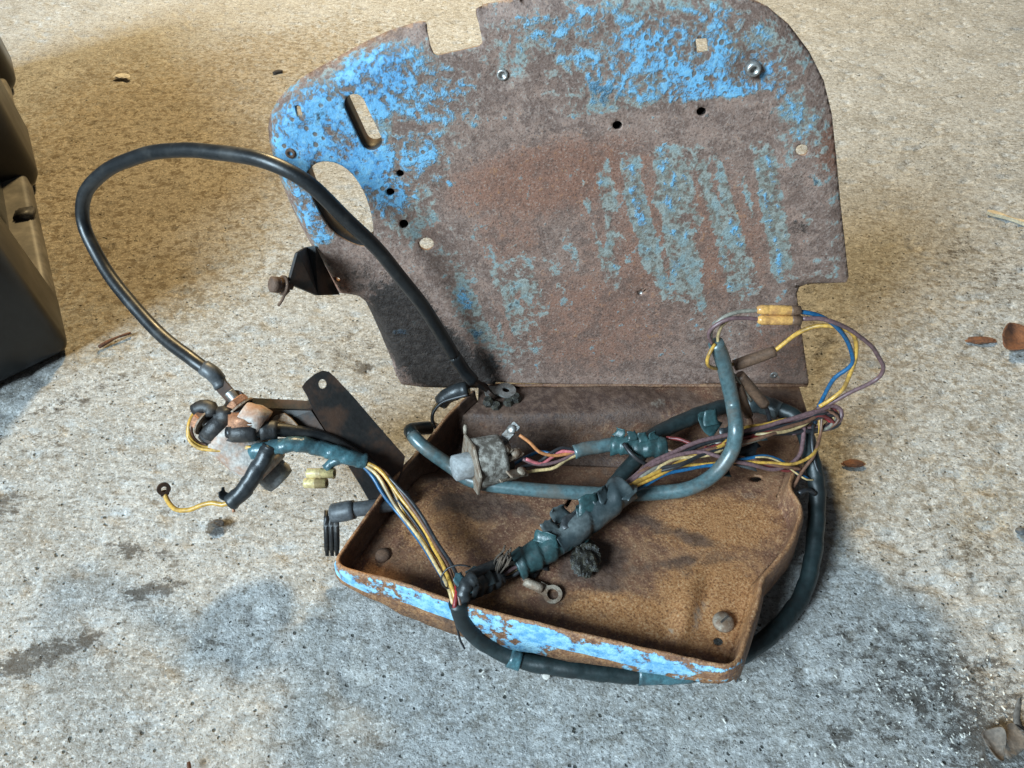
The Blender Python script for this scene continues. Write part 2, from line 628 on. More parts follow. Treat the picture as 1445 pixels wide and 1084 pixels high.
M_BLACKSTEEL = dirty('grimy_black_steel', (0.012, 0.0105, 0.0095), .58, (0.085, 0.036, 0.016), .40, 45, bump=.4)
M_RUBBER = dirty('black_cable_rubber', (0.010, 0.011, 0.012), .36, (0.045, 0.042, 0.038), .26, 70, spec=.5, bump=.15)
M_RUBBER2 = dirty('grey_cable_rubber', (0.075, 0.08, 0.085), .42, (0.03, 0.028, 0.026), .3, 60, bump=.15)
M_LOOM = dirty('dark_green_loom', (0.014, 0.023, 0.024), .40, (0.010, 0.010, 0.010), .4, 35, bump=.3)
M_BTAPE = dirty('black_tape', (0.022, 0.025, 0.027), .38, (0.08, 0.075, 0.07), .3, 60, bump=.35)
M_TEAL = dirty('teal_vinyl_sleeve', (0.070, 0.118, 0.126), .30, (0.13, 0.10, 0.075), .34, 45, bump=.2, spec=.7)
M_TEALTAPE = dirty('teal_tape', (0.055, 0.130, 0.150), .28, (0.03, 0.035, 0.037), .45, 55, bump=.45)
M_GREYTAPE = dirty('grey_teal_tape', (0.105, 0.122, 0.122), .34, (0.018, 0.030, 0.034), .55, 45, bump=.45)
M_GREENTAPE = dirty('green_tape', (0.034, 0.080, 0.083), .36, (0.02, 0.03, 0.03), .4, 60, bump=.4)
M_CLOTH = dirty('frayed_cloth', (0.12, 0.085, 0.06), .9, (0.03, 0.025, 0.02), .5, 120, bump=.9)
WIRE = {
    'yellow_wire': dirty('yellow_insulation', (0.56, 0.315, 0.060), .34, (0.10, 0.055, 0.025), .40, 70, bump=.1),
    'cream_wire': dirty('cream_insulation', (0.56, 0.40, 0.19), .36, (0.12, 0.08, 0.05), .38, 70, bump=.1),
    'red_wire': dirty('red_insulation', (0.30, 0.022, 0.025), .34, (0.06, 0.03, 0.025), .3, 70, bump=.1),
    'dark_red_wire': dirty('dark_red_insulation', (0.16, 0.028, 0.026), .38, (0.03, 0.02, 0.02), .3, 70, bump=.1),
    'blue_wire': dirty('blue_insulation', (0.014, 0.095, 0.205), .34, (0.05, 0.05, 0.05), .25, 70, bump=.1),
    'purple_wire': dirty('purple_brown_insulation', (0.155, 0.088, 0.090), .38, (0.05, 0.035, 0.03), .3, 70, bump=.1),
    'brown_wire': dirty('brown_insulation', (0.155, 0.075, 0.045), .4, (0.05, 0.03, 0.02), .3, 70, bump=.1),
    'black_wire': dirty('black_insulation', (0.022, 0.022, 0.024), .38, (0.07, 0.06, 0.055), .25, 70, bump=.1),
    'pink_wire': dirty('pink_insulation', (0.55, 0.15, 0.16), .4, (0.10, 0.05, 0.04), .25, 70, bump=.1),
    'orange_wire': dirty('orange_insulation', (0.50, 0.20, 0.075), .4, (0.10, 0.05, 0.03), .25, 70, bump=.1),
    'grey_wire': dirty('grey_insulation', (0.22, 0.20, 0.16), .4, (0.07, 0.05, 0.04), .3, 70, bump=.1),
}
M_STEEL = dirty('dull_zinc', (0.42, 0.41, 0.39), .42, (0.15, 0.11, 0.08), .38, 120, metal=.75, bump=.4)
M_BOLT = dirty('rusty_bolt', (0.33, 0.27, 0.21), .62, (0.16, 0.085, 0.045), .5, 150, metal=.35, bump=.7)
M_RUSTBOLT = dirty('brown_rusty_bolt', (0.13, 0.075, 0.048), .75, (0.05, 0.03, 0.02), .4, 150, bump=.8)
M_CAST = dirty('pitted_zinc_casting', (0.52, 0.48, 0.42), .62, (0.10, 0.08, 0.06), .55, 190, metal=.3, bump=1.0)
M_SOLENOID = dirty('corroded_solenoid_can', (0.46, 0.42, 0.38), .66, (0.40, 0.19, 0.10), .48, 70, metal=.1, bump=.7)
M_COPPER = dirty('corroded_copper', (0.42, 0.20, 0.11), .55, (0.12, 0.07, 0.05), .4, 120, metal=.5, bump=.6)
M_BAKE = dirty('black_bakelite', (0.016, 0.015, 0.015), .48, (0.10, 0.085, 0.07), .3, 70, bump=.5)
M_GREYPL = dirty('grey_plastic_knob', (0.30, 0.31, 0.31), .6, (0.16, 0.14, 0.12), .35, 60, bump=.25)
M_BULLET = dirty('cream_bullet_sleeve', (0.55, 0.43, 0.20), .42, (0.20, 0.12, 0.06), .4, 90, bump=.25)
M_AMBER = dirty('amber_clear_sleeve', (0.62, 0.33, 0.10), .22, (0.30, 0.13, 0.06), .35, 90, bump=.15)
M_SLEEVE = dirty('brown_rubber_sleeve', (0.150, 0.085, 0.052), .5, (0.06, 0.035, 0.025), .4, 90, bump=.3)
M_BOXPL = dirty('black_box_plastic', (0.007, 0.0075, 0.008), .32, (0.018, 0.017, 0.015), .30, 16, bump=.25)
M_BOXGREY = dirty('worn_grey_box_plastic', (0.15, 0.135, 0.112), .48, (0.045, 0.04, 0.032), .4, 14, bump=.25)
M_GREASE = dirty('greasy_dirt', (0.020, 0.018, 0.015), .35, (0.085, 0.075, 0.05), .4, 260, bump=1.0)
M_LEAF = dirty('dead_leaf', (0.13, 0.105, 0.085), .8, (0.06, 0.05, 0.042), .4, 70, bump=.5)
M_BARK = dirty('rust_flake', (0.165, 0.065, 0.028), .85, (0.06, 0.028, 0.018), .45, 110, bump=.9)
M_STICK = dirty('pale_stick', (0.60, 0.50, 0.34), .75, (0.33, 0.24, 0.15), .35, 90, bump=.5)
M_CHIP = dirty('pale_chips', (0.62, 0.59, 0.53), .8, (0.33, 0.30, 0.26), .4, 90, bump=.4)
M_DCHIP = dirty('dark_chips', (0.045, 0.036, 0.030), .85, (0.11, 0.09, 0.07), .4, 90, bump=.5)

# ------------------------------------------------------------------ floor
def make_floor():
    def axis(lo, hi, d, far):
        a = list(np.arange(lo, hi, d))
        e, k = [], d
        p = hi
        while p < far:
            k *= 1.5; p += k; e.append(p)
        s, k, p = [], d, lo
        while p > -far:
            k *= 1.5; p -= k; s.append(p)
        return np.array(s[::-1] + a + e)
    xs = axis(-0.95, 1.0, 0.0040, 5)
    ys = axis(-0.34, 1.35, 0.0040, 5)
    X, Yg = np.meshgrid(xs, ys)
    near = (1 - sstep(1.6, 2.4, np.hypot(X, Yg - 0.4)))
    h = (fbm(X * 28, Yg * 28, 3, 5) - .5) * 0.0030 + (fbm(X * 120, Yg * 120, 9, 3) - .5) * 0.0013
    p = fbm(X * 75, Yg * 75, 21, 2)
    h -= sstep(.66, .80, p) * 0.0028
    h += (fbm(X * 4, Yg * 4, 31, 2) - .5) * 0.004
    Zg = h * near - 0.0022
    nx, ny = len(xs), len(ys)
    V = np.stack([X, Yg, Zg], -1).reshape(-1, 3)
    idx = np.arange(nx * ny).reshape(ny, nx)
    F = np.stack([idx[:-1, :-1], idx[:-1, 1:], idx[1:, 1:], idx[1:, :-1]], -1).reshape(-1, 4)
    me = bpy.data.meshes.new('floor')
    me.vertices.add(len(V)); me.vertices.foreach_set('co', V.astype(np.float32).ravel())
    me.loops.add(len(F) * 4); me.loops.foreach_set('vertex_index', F.astype(np.int32).ravel())
    me.polygons.add(len(F))
    me.polygons.foreach_set('loop_start', np.arange(0, len(F) * 4, 4, dtype=np.int32))
    me.update(); me.validate()
    me.polygons.foreach_set('use_smooth', [True] * len(F))
    x, y = V[:, 0], V[:, 1]
    vis = y > -0.42
    px, py = pix(x, np.where(vis, y, -.4), 0 * x)
    D = 0 * x
    for b, a in (((40, 930, 75, 20, -20), .95), ((110, 905, 45, 14, -25), .7), ((215, 830, 45, 13, -12), .95), ((180, 775, 40, 12, 10), .75),
                 ((232, 785, 25, 10, 30), .6), ((308, 742, 16, 12, 0), 1.1), ((10, 710, 20, 25, 0), .8), ((105, 560, 90, 16, -24), .45),
                 ((1330, 970, 150, 75, 25), .62), ((1400, 1040, 90, 60, 20), .75), ((1250, 1000, 90, 60, 30), .4),
                 ((1180, 1040, 30, 22, 0), .55), ((1370, 780, 60, 35, 20), .38), ((1275, 790, 30, 30, 0), .35), ((1350, 350, 30, 14, 0), .5),
                 ((1410, 400, 60, 40, 0), .35), ((510, 515, 12, 9, 0), .95), ((480, 495, 60, 30, 0), .35), ((1385, 480, 25, 10, 0), .6),
                 ((330, 905, 60, 14, -8), .3), ((1190, 890, 14, 9, 0), .6), ((1040, 1045, 30, 14, 0), .3), ((60, 620, 60, 20, 10), .3)):
        D = np.maximum(D, a * blob(px, py, *b[:4], rot=b[4], soft=.7))
    Pl = 0 * x
    for b, a in (((500, 950, 28, 45, 0), .55), ((150, 40, 230, 50, -12), .42), ((540, 860, 60, 14, 15), .4), ((560, 560, 50, 30, 30), .3),
                 ((430, 480, 140, 70, -20), .30), ((1300, 120, 160, 120, 0), .28), ((640, 52, 50, 30, 0), .35)):
        Pl = np.maximum(Pl, a * blob(px, py, *b[:4], rot=b[4], soft=.8))
    Br = 0 * x  # brown stain, with shade from the daylight put into it
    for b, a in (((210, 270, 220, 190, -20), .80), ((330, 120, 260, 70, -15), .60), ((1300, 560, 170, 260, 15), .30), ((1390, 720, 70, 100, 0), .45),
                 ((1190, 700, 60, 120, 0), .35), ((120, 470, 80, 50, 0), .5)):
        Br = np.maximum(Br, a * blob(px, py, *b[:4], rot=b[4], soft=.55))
    for A_ in (D, Pl, Br):
        A_[~vis] = 0
    set_color(me, 'stain_shade', np.stack([D, Pl, 0 * D, Br], -1))
    me.materials.append(M_CONC)
    o = bpy.data.objects.new('floor', me)
    COL.objects.link(o)
    o['kind'] = 'structure'
    return o


make_floor()

# ------------------------------------------------------------------ the panel with its tray
panel = thing('dash_panel', 'rusted blue sheet-metal panel with notched upright plate and shallow rusty tray', 'panel', Z(740, 700, 0.0))

PA = Vector((0, 0, HZ))
PU = Vector((1, 0, 0))
PV = Vector((0, PT, 1)).normalized()
PN = Vector((0, -1, PT)).normalized()      # towards the camera


def puv(px, py):
    p = PL(px, py) - PA
    return (p.dot(PU), p.dot(PV))


def make_plate():
    right = [(735, 2), (800, -9), (880, -16), (960, -16), (1010, -9), (1052, 0), (1086, 16), (1116, 41), (1144, 78), (1164, 118), (1175, 165), (1180, 220),
             (1185, 290), (1192, 350), (1197, 392), (1195, 399), (1170, 401), (1140, 403), (1129, 408), (1125, 418), (1127, 440), (1133, 485), (1142, 546)]
    bottom = [(1000, 545), (850, 542), (700, 538), (692, 546), (640, 546), (600, 545), (567, 541)]
    left = [(552, 515), (538, 485), (524, 455), (514, 436), (502, 427), (486, 425), (474, 424), (468, 412), (452, 382), (436, 355), (420, 325), (402, 285), (388, 248),
            (377, 210), (375, 190), (378, 172), (388, 153), (405, 134), (428, 117), (460, 99), (500, 78), (548, 54), (592, 38)]
    notch = [(597, 38), (600, 42), (607, 66), (612, 77), (617, 79), (650, 72), (676, 66), (681, 62), (678, 45), (672, 22), (673, 15), (680, 13)]
    out = [puv(*p) for p in right + bottom + left + notch]
    H = [capsule(501, 146, 525, 197, 15), smooth_poly([(436, 238), (450, 228), (470, 228), (490, 238), (507, 258), (520, 285), (527, 315), (527, 337), (519, 346), (505, 345), (485, 336), (467, 322), (448, 292), (436, 262), (432, 248)], 3),
         circle(565, 244, 5.5), circle(551, 271, 6), circle(570, 316, 6.5), circle(602, 344, 10.5, ry=9),
         circle(871, 176, 7, ry=6.5), circle(989, 156, 7, ry=6.5), circle(1131, 211, 9.5, ry=8),
         [(981, 55), (998, 54), (1000, 72), (983, 74)], [(416, 151), (425, 150), (428, 163), (420, 164)],
         circle(903, 412, 4), circle(476, 394, 5, ry=3.5), circle(709, 105, 2.6), circle(1040, 300, 2)]
    holes = [[puv(*p) for p in h] for h in H]
    bm = sheet2d(out, holes, 0.0032)
    me = bpy.data.meshes.new('back_plate')
    bm.to_mesh(me); bm.free()
    co = coords(me)
    u, v = co[:, 0], co[:, 1]
    P = np.array(PA)[None] + u[:, None] * np.array(PU) + v[:, None] * np.array(PV)
    px, py = pix(P[:, 0], P[:, 1], P[:, 2])
    # distance to the outline, for the rolled rim
    o2 = np.array(out)
    seg = np.roll(o2, -1, 0) - o2
    d = np.full(len(u), 9.0)
    for (ax, ay), (sx, sy), pa in zip(o2, seg, right + bottom + left + notch):
        if pa in bottom or pa in notch[1:-1]:
            continue
        L2 = sx * sx + sy * sy
        t = np.clip(((u - ax) * sx + (v - ay) * sy) / L2, 0, 1)
        d = np.minimum(d, np.hypot(u - ax - t * sx, v - ay - t * sy))
    rim = np.clip(1 - d / 0.014, 0, 1) ** 2
    leftside = 1 - sstep(500, 620, px)
    topside = 1 - sstep(20, 120, py)
    off = -rim * (0.004 + 0.010 * leftside + 0.003 * topside)
    off += (fbm(u * 9, v * 9, 5, 3) - .5) * 0.006 * sstep(0, .06, v)     # hand-dented sheet
    off += 0.0012 * np.sin(u * 30 + 2 * v * 20) * sstep(0.03, .1, v)
    # small pressed dimples round fixings
    for cx, cy, r, a in ((1060, 95, 22, -.0025), (709, 105, 16, -.0012), (903, 412, 18, -.001), (411, 215, 18, -.001)):
        off += a * blob(px, py, cx, cy, r, r, soft=.6)
    P = P + off[:, None] * np.array(PN)
    me.vertices.foreach_set('co', P.astype(np.float32).ravel())
    # wear map
    b = lambda *a, **k: blob(px, py, *a, **k)
    R = 0 * px
    for q, a in (((440, 190, 78, 88, 0), .80), ((530, 115, 75, 55, -25), .78), ((505, 235, 60, 60, 0), .84), ((438, 295, 22, 55, -28), .66), ((600, 130, 90, 60, 0), .52),
                 ((585, 215, 50, 60, 0), .50), ((545, 275, 45, 40, 0), .62), ((620, 256, 18, 10, 0), .6), ((455, 330, 22, 22, 0), .5),
                 ((950, 70, 120, 58, 5), .58), ((1065, 110, 62, 60, 0), .62), ((1000, 115, 100, 40, -10), .60), ((830, 50, 100, 55, 0), .47), ((880, 105, 110, 50, 0), .49),
                 ((760, 40, 60, 40, 0), .36), ((835, 170, 40, 18, 0), .40), ((1140, 180, 35, 40, 0), .42), ((1090, 150, 60, 30, 0), .4), ((1010, 40, 80, 35, 0), .52),
                 ((1040, 250, 50, 30, 0), .33), ((700, 20, 40, 20, 0), .38), ((906, 425, 14, 34, -15), .50), ((875, 300, 20, 20, 0), .5), ((565, 468, 12, 5, 0), .75)):
        R = np.maximum(R, a * b(*q[:4], rot=q[4], soft=.55))
    G = 0 * px
    for q, a in (((470, 200, 120, 140, 0), .62), ((600, 140, 90, 90, 0), .48), ((820, 80, 130, 90, 0), .58), ((1000, 90, 170, 90, 0), .66), ((1120, 220, 60, 110, 0), .70),
                 ((860, 160, 90, 50, 0), .60), ((1140, 320, 55, 90, 0), .55), ((570, 290, 60, 60, 0), .55), ((740, 80, 80, 80, 0), .42), ((640, 210, 70, 30, 0), .36), ((640, 120, 70, 70, 0), .42), ((930, 30, 200, 50, 0), .55), ((1160, 330, 35, 120, 0), .52), ((1000, 430, 140, 60, 0), .36), ((660, 350, 60, 50, 0), .42)):
        G = np.maximum(G, a * b(*q[:4], rot=q[4], soft=.5))
    # runs of paint left between streaks of rust
    def streak(k, w, seed):
        s = px - k * py
        return vnoise(s / w, py / 220.0, seed) * .62 + vnoise(s / (w * .45), py / 130.0, seed + 3) * .42 + vnoise(s / 11, py / 28.0, seed + 5) * .20 - .05
    st = streak(.24, 18, 4)
    area1 = np.maximum(b(960, 320, 165, 125, rot=8, soft=.45), b(1080, 300, 80, 110, soft=.5))
    run1 = sstep(.45, .61, st)
    G = np.where(area1 > .05, np.maximum(G * (1 - area1), area1 * (run1 * .86 - .08)), G)
    R = np.where(area1 > .05, np.maximum(R * (1 - area1 * .7), area1 * sstep(.66, .84, st) * .50), R)
    st2 = streak(.46, 20, 11)
    area2 = b(720, 415, 78, 115, rot=-26, soft=.45)
    run2 = sstep(.41, .56, st2)
    G = np.maximum(G, area2 * (run2 * .84 - .08))
    R = np.maximum(R, area2 * sstep(.66, .84, st2) * .50)
    area3 = b(660, 340, 60, 40, soft=.6)
    G = np.maximum(G, area3 * .40)
    # scraped band where another part was clamped, and bare middle
    band = sstep(-32, -24, py - (178 + (px - 930) * -.13)) * (1 - sstep(20, 30, py - (178 + (px - 930) * -.13))) * sstep(745, 800, px) * (1 - sstep(1088, 1098, px))
    bare = np.maximum(band, .9 * b(730, 250, 70, 130, rot=10, soft=.5))
    bare = np.maximum(bare, b(850, 470, 120, 60, soft=.5) * .6)
    bare = np.maximum(bare, b(1125, 265, 22, 40, soft=.6) * .9)
    R *= 1 - bare * .95; G *= 1 - bare * .85
    # worn rim
    edge = np.clip(1 - d / 0.010, 0, 1)
    R -= edge * .35
    G -= edge * .15
    B = 0 * px
    for q, a in (((600, 490, 100, 46, 42), 1.25), ((560, 445, 60, 48, 40), 1.0), ((520, 400, 60, 30, 20), .55), ((640, 530, 60, 22, 0), 1.2), ((680, 515, 34, 26, 40), .8), ((1030, 165, 70, 20, -5), .30),
                 ((850, 130, 40, 18, 20), .40), ((1125, 320, 22, 12, 0), .55), ((1125, 260, 25, 25, 0), .35), ((445, 165, 25, 6, -40), .45), ((690, 460, 50, 70, 40), .30),
                 ((460, 385, 30, 30, 0), .4), ((1060, 95, 14, 14, 0), .6), ((640, 120, 60, 60, 0), .18), ((700, 300, 120, 60, 20), .16)):
        B = np.maximum(B, a * b(*q[:4], rot=q[4], soft=.6))
    A = .22 + 0 * px
    for q, a in (((780, 250, 170, 60, -8), .75), ((960, 340, 170, 130, 0), .62), ((830, 450, 160, 90, 0), .60), ((720, 330, 60, 60, 0), .55), ((1100, 480, 60, 60, 0), .55), ((1170, 210, 25, 40, 0), .8),
                 ((680, 180, 120, 80, 0), .28), ((580, 320, 60, 30, 20), .5), ((476, 400, 25, 14, 30), .9)):
        A = np.maximum(A, a * b(*q[:4], rot=q[4], soft=.6))
    set_color(me, 'wear', np.stack([R, G, B, A], -1))
    me.polygons.foreach_set('use_smooth', [True] * len(me.polygons))
    me.materials.append(M_PANEL)
    me.update()
    o = bpy.data.objects.new('back_plate', me)
    COL.objects.link(o)
    adopt(o, panel)
    sm = o.modifiers.new('thickness', 'SOLIDIFY')
    sm.thickness = 0.0032
    sm.offset = 0
    sm.use_even_offset = False
    return o


plate = make_plate()
# make sure the normals face the camera so the shading is consistent
if plate.data.polygons[len(plate.data.polygons) // 2].normal.dot(PN) < 0:
    plate.data.flip_normals()

# turned-back collars round the two long openings
for hole in (capsule(501, 146, 525, 197, 15, 14), smooth_poly([(436, 238), (450, 228), (470, 228), (490, 238), (507, 258), (520, 285), (527, 315), (527, 337), (519, 346), (505, 345), (485, 336), (467, 322), (448, 292), (436, 262), (432, 248)], 3)):
    v, f = [], []
    nh = len(hole)
    for dep in (-.0005, -.0190):
        v += [PL(px_, py_) + PN * dep for px_, py_ in hole]
    for i in range(nh):
        f.append([i, (i + 1) % nh, nh + (i + 1) % nh, nh + i])
    o = mesh_obj('collar', v, f, M_BLACKSTEEL, plate, True)
    sm = o.modifiers.new('thickness', 'SOLIDIFY'); sm.thickness = .0012; sm.offset = 0

# dark cups added behind the small fixing holes so they read black
for cx, cy, r_ in ((565, 244, 5.5), (551, 271, 6), (570, 316, 6.5), (871, 176, 7), (989, 156, 7)):
    mb = MB()
    lathe(mb, PL(cx, cy) - PN * .0125, PN, [(.0075, 0), (.0078, .001), (.0078, .010), (.0074, .0108), (.0042, .0108), (.0040, .002)], 6)
    mb.build('dark_hole_cup', M_BLACKSTEEL, plate)

# fixings on the plate
def stud(px, py, r, h, mat, name, seg=12, hole=0.5):
    mb = MB()
    lathe(mb, PL(px, py, -0.001), PN, [(r, 0), (r, h * .7), (r * .85, h), (r * hole, h), (r * hole, h * .3)], seg)
    return mb.build(name, mat, plate, True)


stud(1061, 95, .0052, .0065, M_STEEL, 'stud', 16, .45)
stud(709, 105, .0040, .0022, M_STEEL, 'rivet', 14, .55)
stud(612, 126, .0028, .0018, M_STEEL, 'rivet', 12, .5)
stud(411, 215, .0040, .003, M_RUSTBOLT, 'rivet', 12, .4)
stud(1091, 527, .0040, .003, M_STEEL, 'rivet', 12, .2)
stud(1073, 407, .0026, .0016, M_STEEL, 'rivet', 12, .2)
stud(930, 522, .0030, .0012, M_STEEL, 'rivet', 12, .2)
stud(903, 412, .0040, .0012, M_STEEL, 'rivet', 12, .6)

# ---- tray
RIM = [(668, 552, .0565), (642, 575, .0565), (600, 625, .056), (560, 670, .055), (520, 724, .055), (487, 772, .056), (476, 790, .0562), (482, 799, .0565), (560, 821, .057), (640, 848, .057),
       (760, 880, .057), (900, 913, .057), (1000, 935, .057), (1026, 939, .057), (1041, 930, .056), (1051, 905, .055), (1061, 875, .054), (1071, 842, .053),
       (1076, 816, .053), (1091, 797, .054), (1113, 770, .055), (1124, 745, .056), (1130, 718, .057), (1123, 701, .057), (1115, 688, .056), (1122, 660, .055), (1138, 615, .052), (1150, 585, .050)]
rim3 = spline([Z(*q) for q in RIM], 0.003)
nr = len(rim3)
rt = [((rim3[min(i + 2, nr - 1)] - rim3[max(i - 2, 0)])).normalized() for i in range(nr)]
rn = [Vector((-t.y, t.x, 0)).normalized() for t in rt]      # counter-clockwise run (left, front, right): this points inward
rpx = [pix(*p) for p in rim3]


def floor_h(x, y):
    px, py = pix(x, y, 0.03 + 0 * x)
    rear = sstep(-.046, -.034, y)                           # ledge behind
    right = sstep(.10, .17, x)
    chan = 0.015 + right * .011
    rise = sstep(-.080, -.108, y + .012 * np.sin(x * 18))
    z = chan + (0.034 - chan) * (1 - rise) if False else chan + (0.034 - chan) * rise
    z = z * (1 - rear) + (0.046 + 0.10 * (y + .034)) * rear
    z = z + .0045 * blob(px, py, 893, 585, 40, 14, soft=.7) * rear
    z = z + .0055 * blob(px, py, 968, 866, 14, 38, rot=18, soft=.8)
    z = z - .0018 * blob(px, py, 985, 872, 10, 38, rot=18, soft=.8)
    z = z - .0060 * blob(px, py, 835, 655, 60, 22, rot=-4, soft=.35)
    z = z + .0020 * blob(px, py, 560, 775, 90, 5, rot=-62, soft=.8)
    z = z + (fbm(x * 14, y * 14, 8, 3) - .5) * .0030
    return z


INW = 0.0050
inner = [Vector((p.x + n_.x * INW, p.y + n_.y * INW)) for p, n_ in zip(rim3, rn)]
tray_outline = [(q.x, q.y) for q in inner] + [(inner[-1].x, -0.0015), (0.1, -0.0015), (inner[0].x, -0.0015)]


def floor_hole(px, py, r, ry, z):
    return [tuple(Z(a, b_, z).to_2d()) for a, b_ in circle(px, py, r, 14, ry)]


tray_holes = [floor_hole(1065, 680, 8.5, 6, .028), floor_hole(1101, 706, 8, 5.5, .029), floor_hole(1012, 909, 7, 6, .030),
              [tuple(Z(a, b_, .03).to_2d()) for a, b_ in ((803, 706), (808, 708), (801, 720), (796, 718))]]
bm = sheet2d(tray_outline, tray_holes, 0.0038)
tme = bpy.data.meshes.new('tray')
bm.to_mesh(tme); bm.free()
co = coords(tme)
co[:, 2] = floor_h(co[:, 0], co[:, 1])
tme.vertices.foreach_set('co', co.astype(np.float32).ravel())


def tray_wear_shade(x, y, z):
    px, py = pix(x, y, z)
    b = lambda *a, **k: blob(px, py, *a, **k)
    R = .12 + 0 * px
    for q, a in (((1000, 850, 90, 80, 0), .85), ((1010, 740, 110, 50, 0), .75), ((900, 870, 120, 30, 12), 1.0), ((620, 740, 80, 60, 0), .60), ((700, 850, 60, 20, 10), .5), ((570, 730, 40, 60, 0), .35),
                 ((760, 580, 60, 12, 0), .35), ((900, 760, 90, 40, 0), .30), ((1060, 790, 30, 30, 0), .5), ((600, 690, 50, 30, 0), .45)):
        R = np.maximum(R, a * b(*q[:4], rot=q[4], soft=.6))
    G = .10 + 0 * px  # dark smears; rear ledge, channel and left corner have shade painted in
    for q, a in (((830, 790, 60, 44, 0), .95), ((920, 742, 110, 14, 16), .80), ((800, 840, 110, 16, -12), .62), ((930, 800, 120, 12, -8), .55), ((800, 570, 240, 42, 0), .95), ((1050, 575, 100, 42, 0), .75), ((700, 560, 60, 30, 0), 1.1), ((640, 640, 60, 50, -40), .95), ((740, 625, 90, 45, 0), .85), ((690, 715, 90, 22, 10), .8),
                 ((700, 615, 80, 40, 0), .5), ((850, 655, 150, 36, 0), .78), ((560, 700, 50, 70, 35), .55), ((520, 765, 30, 30, 0), .5), ((1000, 800, 80, 12, -18), .40), ((895, 572, 16, 8, 0), .95), ((870, 860, 90, 18, -15), .4)):
        G = np.maximum(G, a * b(*q[:4], rot=q[4], soft=.7))
    B = 0 * px
    for q, a in (((985, 868, 7, 28, 18), .7), ((944, 895, 4, 12, 20), .7), ((930, 570, 16, 8, 0), .6), ((1055, 700, 16, 8, 0), .5), ((985, 862, 40, 50, 0), .25)):
        B = np.maximum(B, a * b(*q[:4], rot=q[4], soft=.7))
    return R, G, B


R_, G_, B_ = tray_wear_shade(co[:, 0], co[:, 1], co[:, 2])
set_color(tme, 'wear', np.stack([R_, G_, B_, -1 + 0 * R_], -1))
tme.polygons.foreach_set('use_smooth', [True] * len(tme.polygons))
tme.materials.append(M_TRAY)
tme.update()
tray = bpy.data.objects.new('tray', tme)
COL.objects.link(tray)
adopt(tray, panel)
if tme.polygons[0].normal.z < 0:
    tme.flip_normals()
sm = tray.modifiers.new('thickness', 'SOLIDIFY'); sm.thickness = 0.0022; sm.offset = -1

# rim: inside fillet, rolled top edge, outer skirt
V_, F_, W_ = [], [], []
NP = 13
for i, (p, nrm) in enumerate(zip(rim3, rn)):
    ppx, ppy = rpx[i]
    isfront = float(sstep(476, 500, ppx) * (1 - sstep(1030, 1045, ppx))) if ppy > 785 else 0.0
    isright = 1.0 if ppx > 1040 else 0.0
    fx = ppx
    fh = float(floor_h(np.array([p.x + nrm.x * INW]), np.array([p.y + nrm.y * INW]))[0])
    wob = (float(vnoise(i * .35, 2.0, 6)) - .5)
    top = p.z + wob * .0012
    lean = .0016 + .0004 * isfront + .0015 * isright
    fold = float(sstep(515, 600, fx) * (1 - sstep(760, 880, fx))) * isfront
    tot = (float(np.interp(fx, [476, 530, 565, 700, 830, 900, 966, 1035], [20, 32, 42, 42, 36, 29, 27, 22])) - 7) * .00114
    b1 = top - min(tot * .8, .0205) if isfront else .030
    b2 = (top - tot + .004) if isfront else .024
    if not isfront and not isright:
        b2 = .020
    if isright:
        b1, b2 = .037, .033
    lo = .0004
    prof = [(INW, fh - .0004), (INW * .72, fh + .0012), (INW * .5, fh + .0045), (INW * .36, fh + .010), (INW * .26, max(top - .003, fh + .011)), (INW * .16, top - .0005), (.0004, top), (-.0008, top - .0006),
            (-.0012 - lean * .2, top - .0025), (-.0016 - lean * .6, top - .4 * (top - b1)), (-.0019 - lean * .8, b1 + .0006), (-.0012 - lean * .8 - lo, b1 - .0008), (-.0018 - lean - lo, min(b2 - .004, b1 - .0012) + wob * .0016)]
    for k, (o_, z_) in enumerate(prof):
        V_.append((p.x + nrm.x * o_, p.y + nrm.y * o_, z_))
        R0, G0, B0 = (.35, .25, 0) if isfront else (.3, .35, 0)
        pa = -1.0
        if isfront:
            rag = float(vnoise(i * .06, k * .3, 12))
            if 8 <= k <= 10:
                pa = .30 + .52 * rag
                if 640 < fx < 690: pa -= .2
                if fx > 860: pa -= .04
            elif k >= 11:
                pa = -.15 + .75 * float(blob(np.array([fx]), np.array([0.]), 730, 0, 60, 5, soft=.5)[0]) + .55 * float(sstep(850, 900, fx))
            elif k == 7:
                pa = .25
            R0 = .55 if k >= 7 else .3
            B0 = .35 * rag if k >= 11 else 0.
        if 5 <= k <= 7:  # lighter worn top edge, with its highlight painted in
            R0, G0, B0 = .55, 0., .30 + .2 * wob
        if k < 5:
            r_, g_, b_ = tray_wear_shade(np.array([V_[-1][0]]), np.array([V_[-1][1]]), np.array([z_]))
            R0, G0, B0 = float(r_[0]), float(g_[0]), float(b_[0])
            if ppx < 700 and ppy < 785: G0 = max(G0, 1.0)  # inner face of the left wall painted dark for its shade
        W_.append((R0, G0, B0, pa))
for i in range(nr - 1):
    for k in range(NP - 1):
        F_.append([i * NP + k, i * NP + k + 1, (i + 1) * NP + k + 1, (i + 1) * NP + k])
rim = mesh_obj('tray_rim', V_, F_, M_TRAY, panel, True, 'rolled tray edge with flaking blue paint along the front')
set_color(rim.data, 'wear', W_)
sm = rim.modifiers.new('thickness', 'SOLIDIFY'); sm.thickness = 0.0010; sm.offset = 0

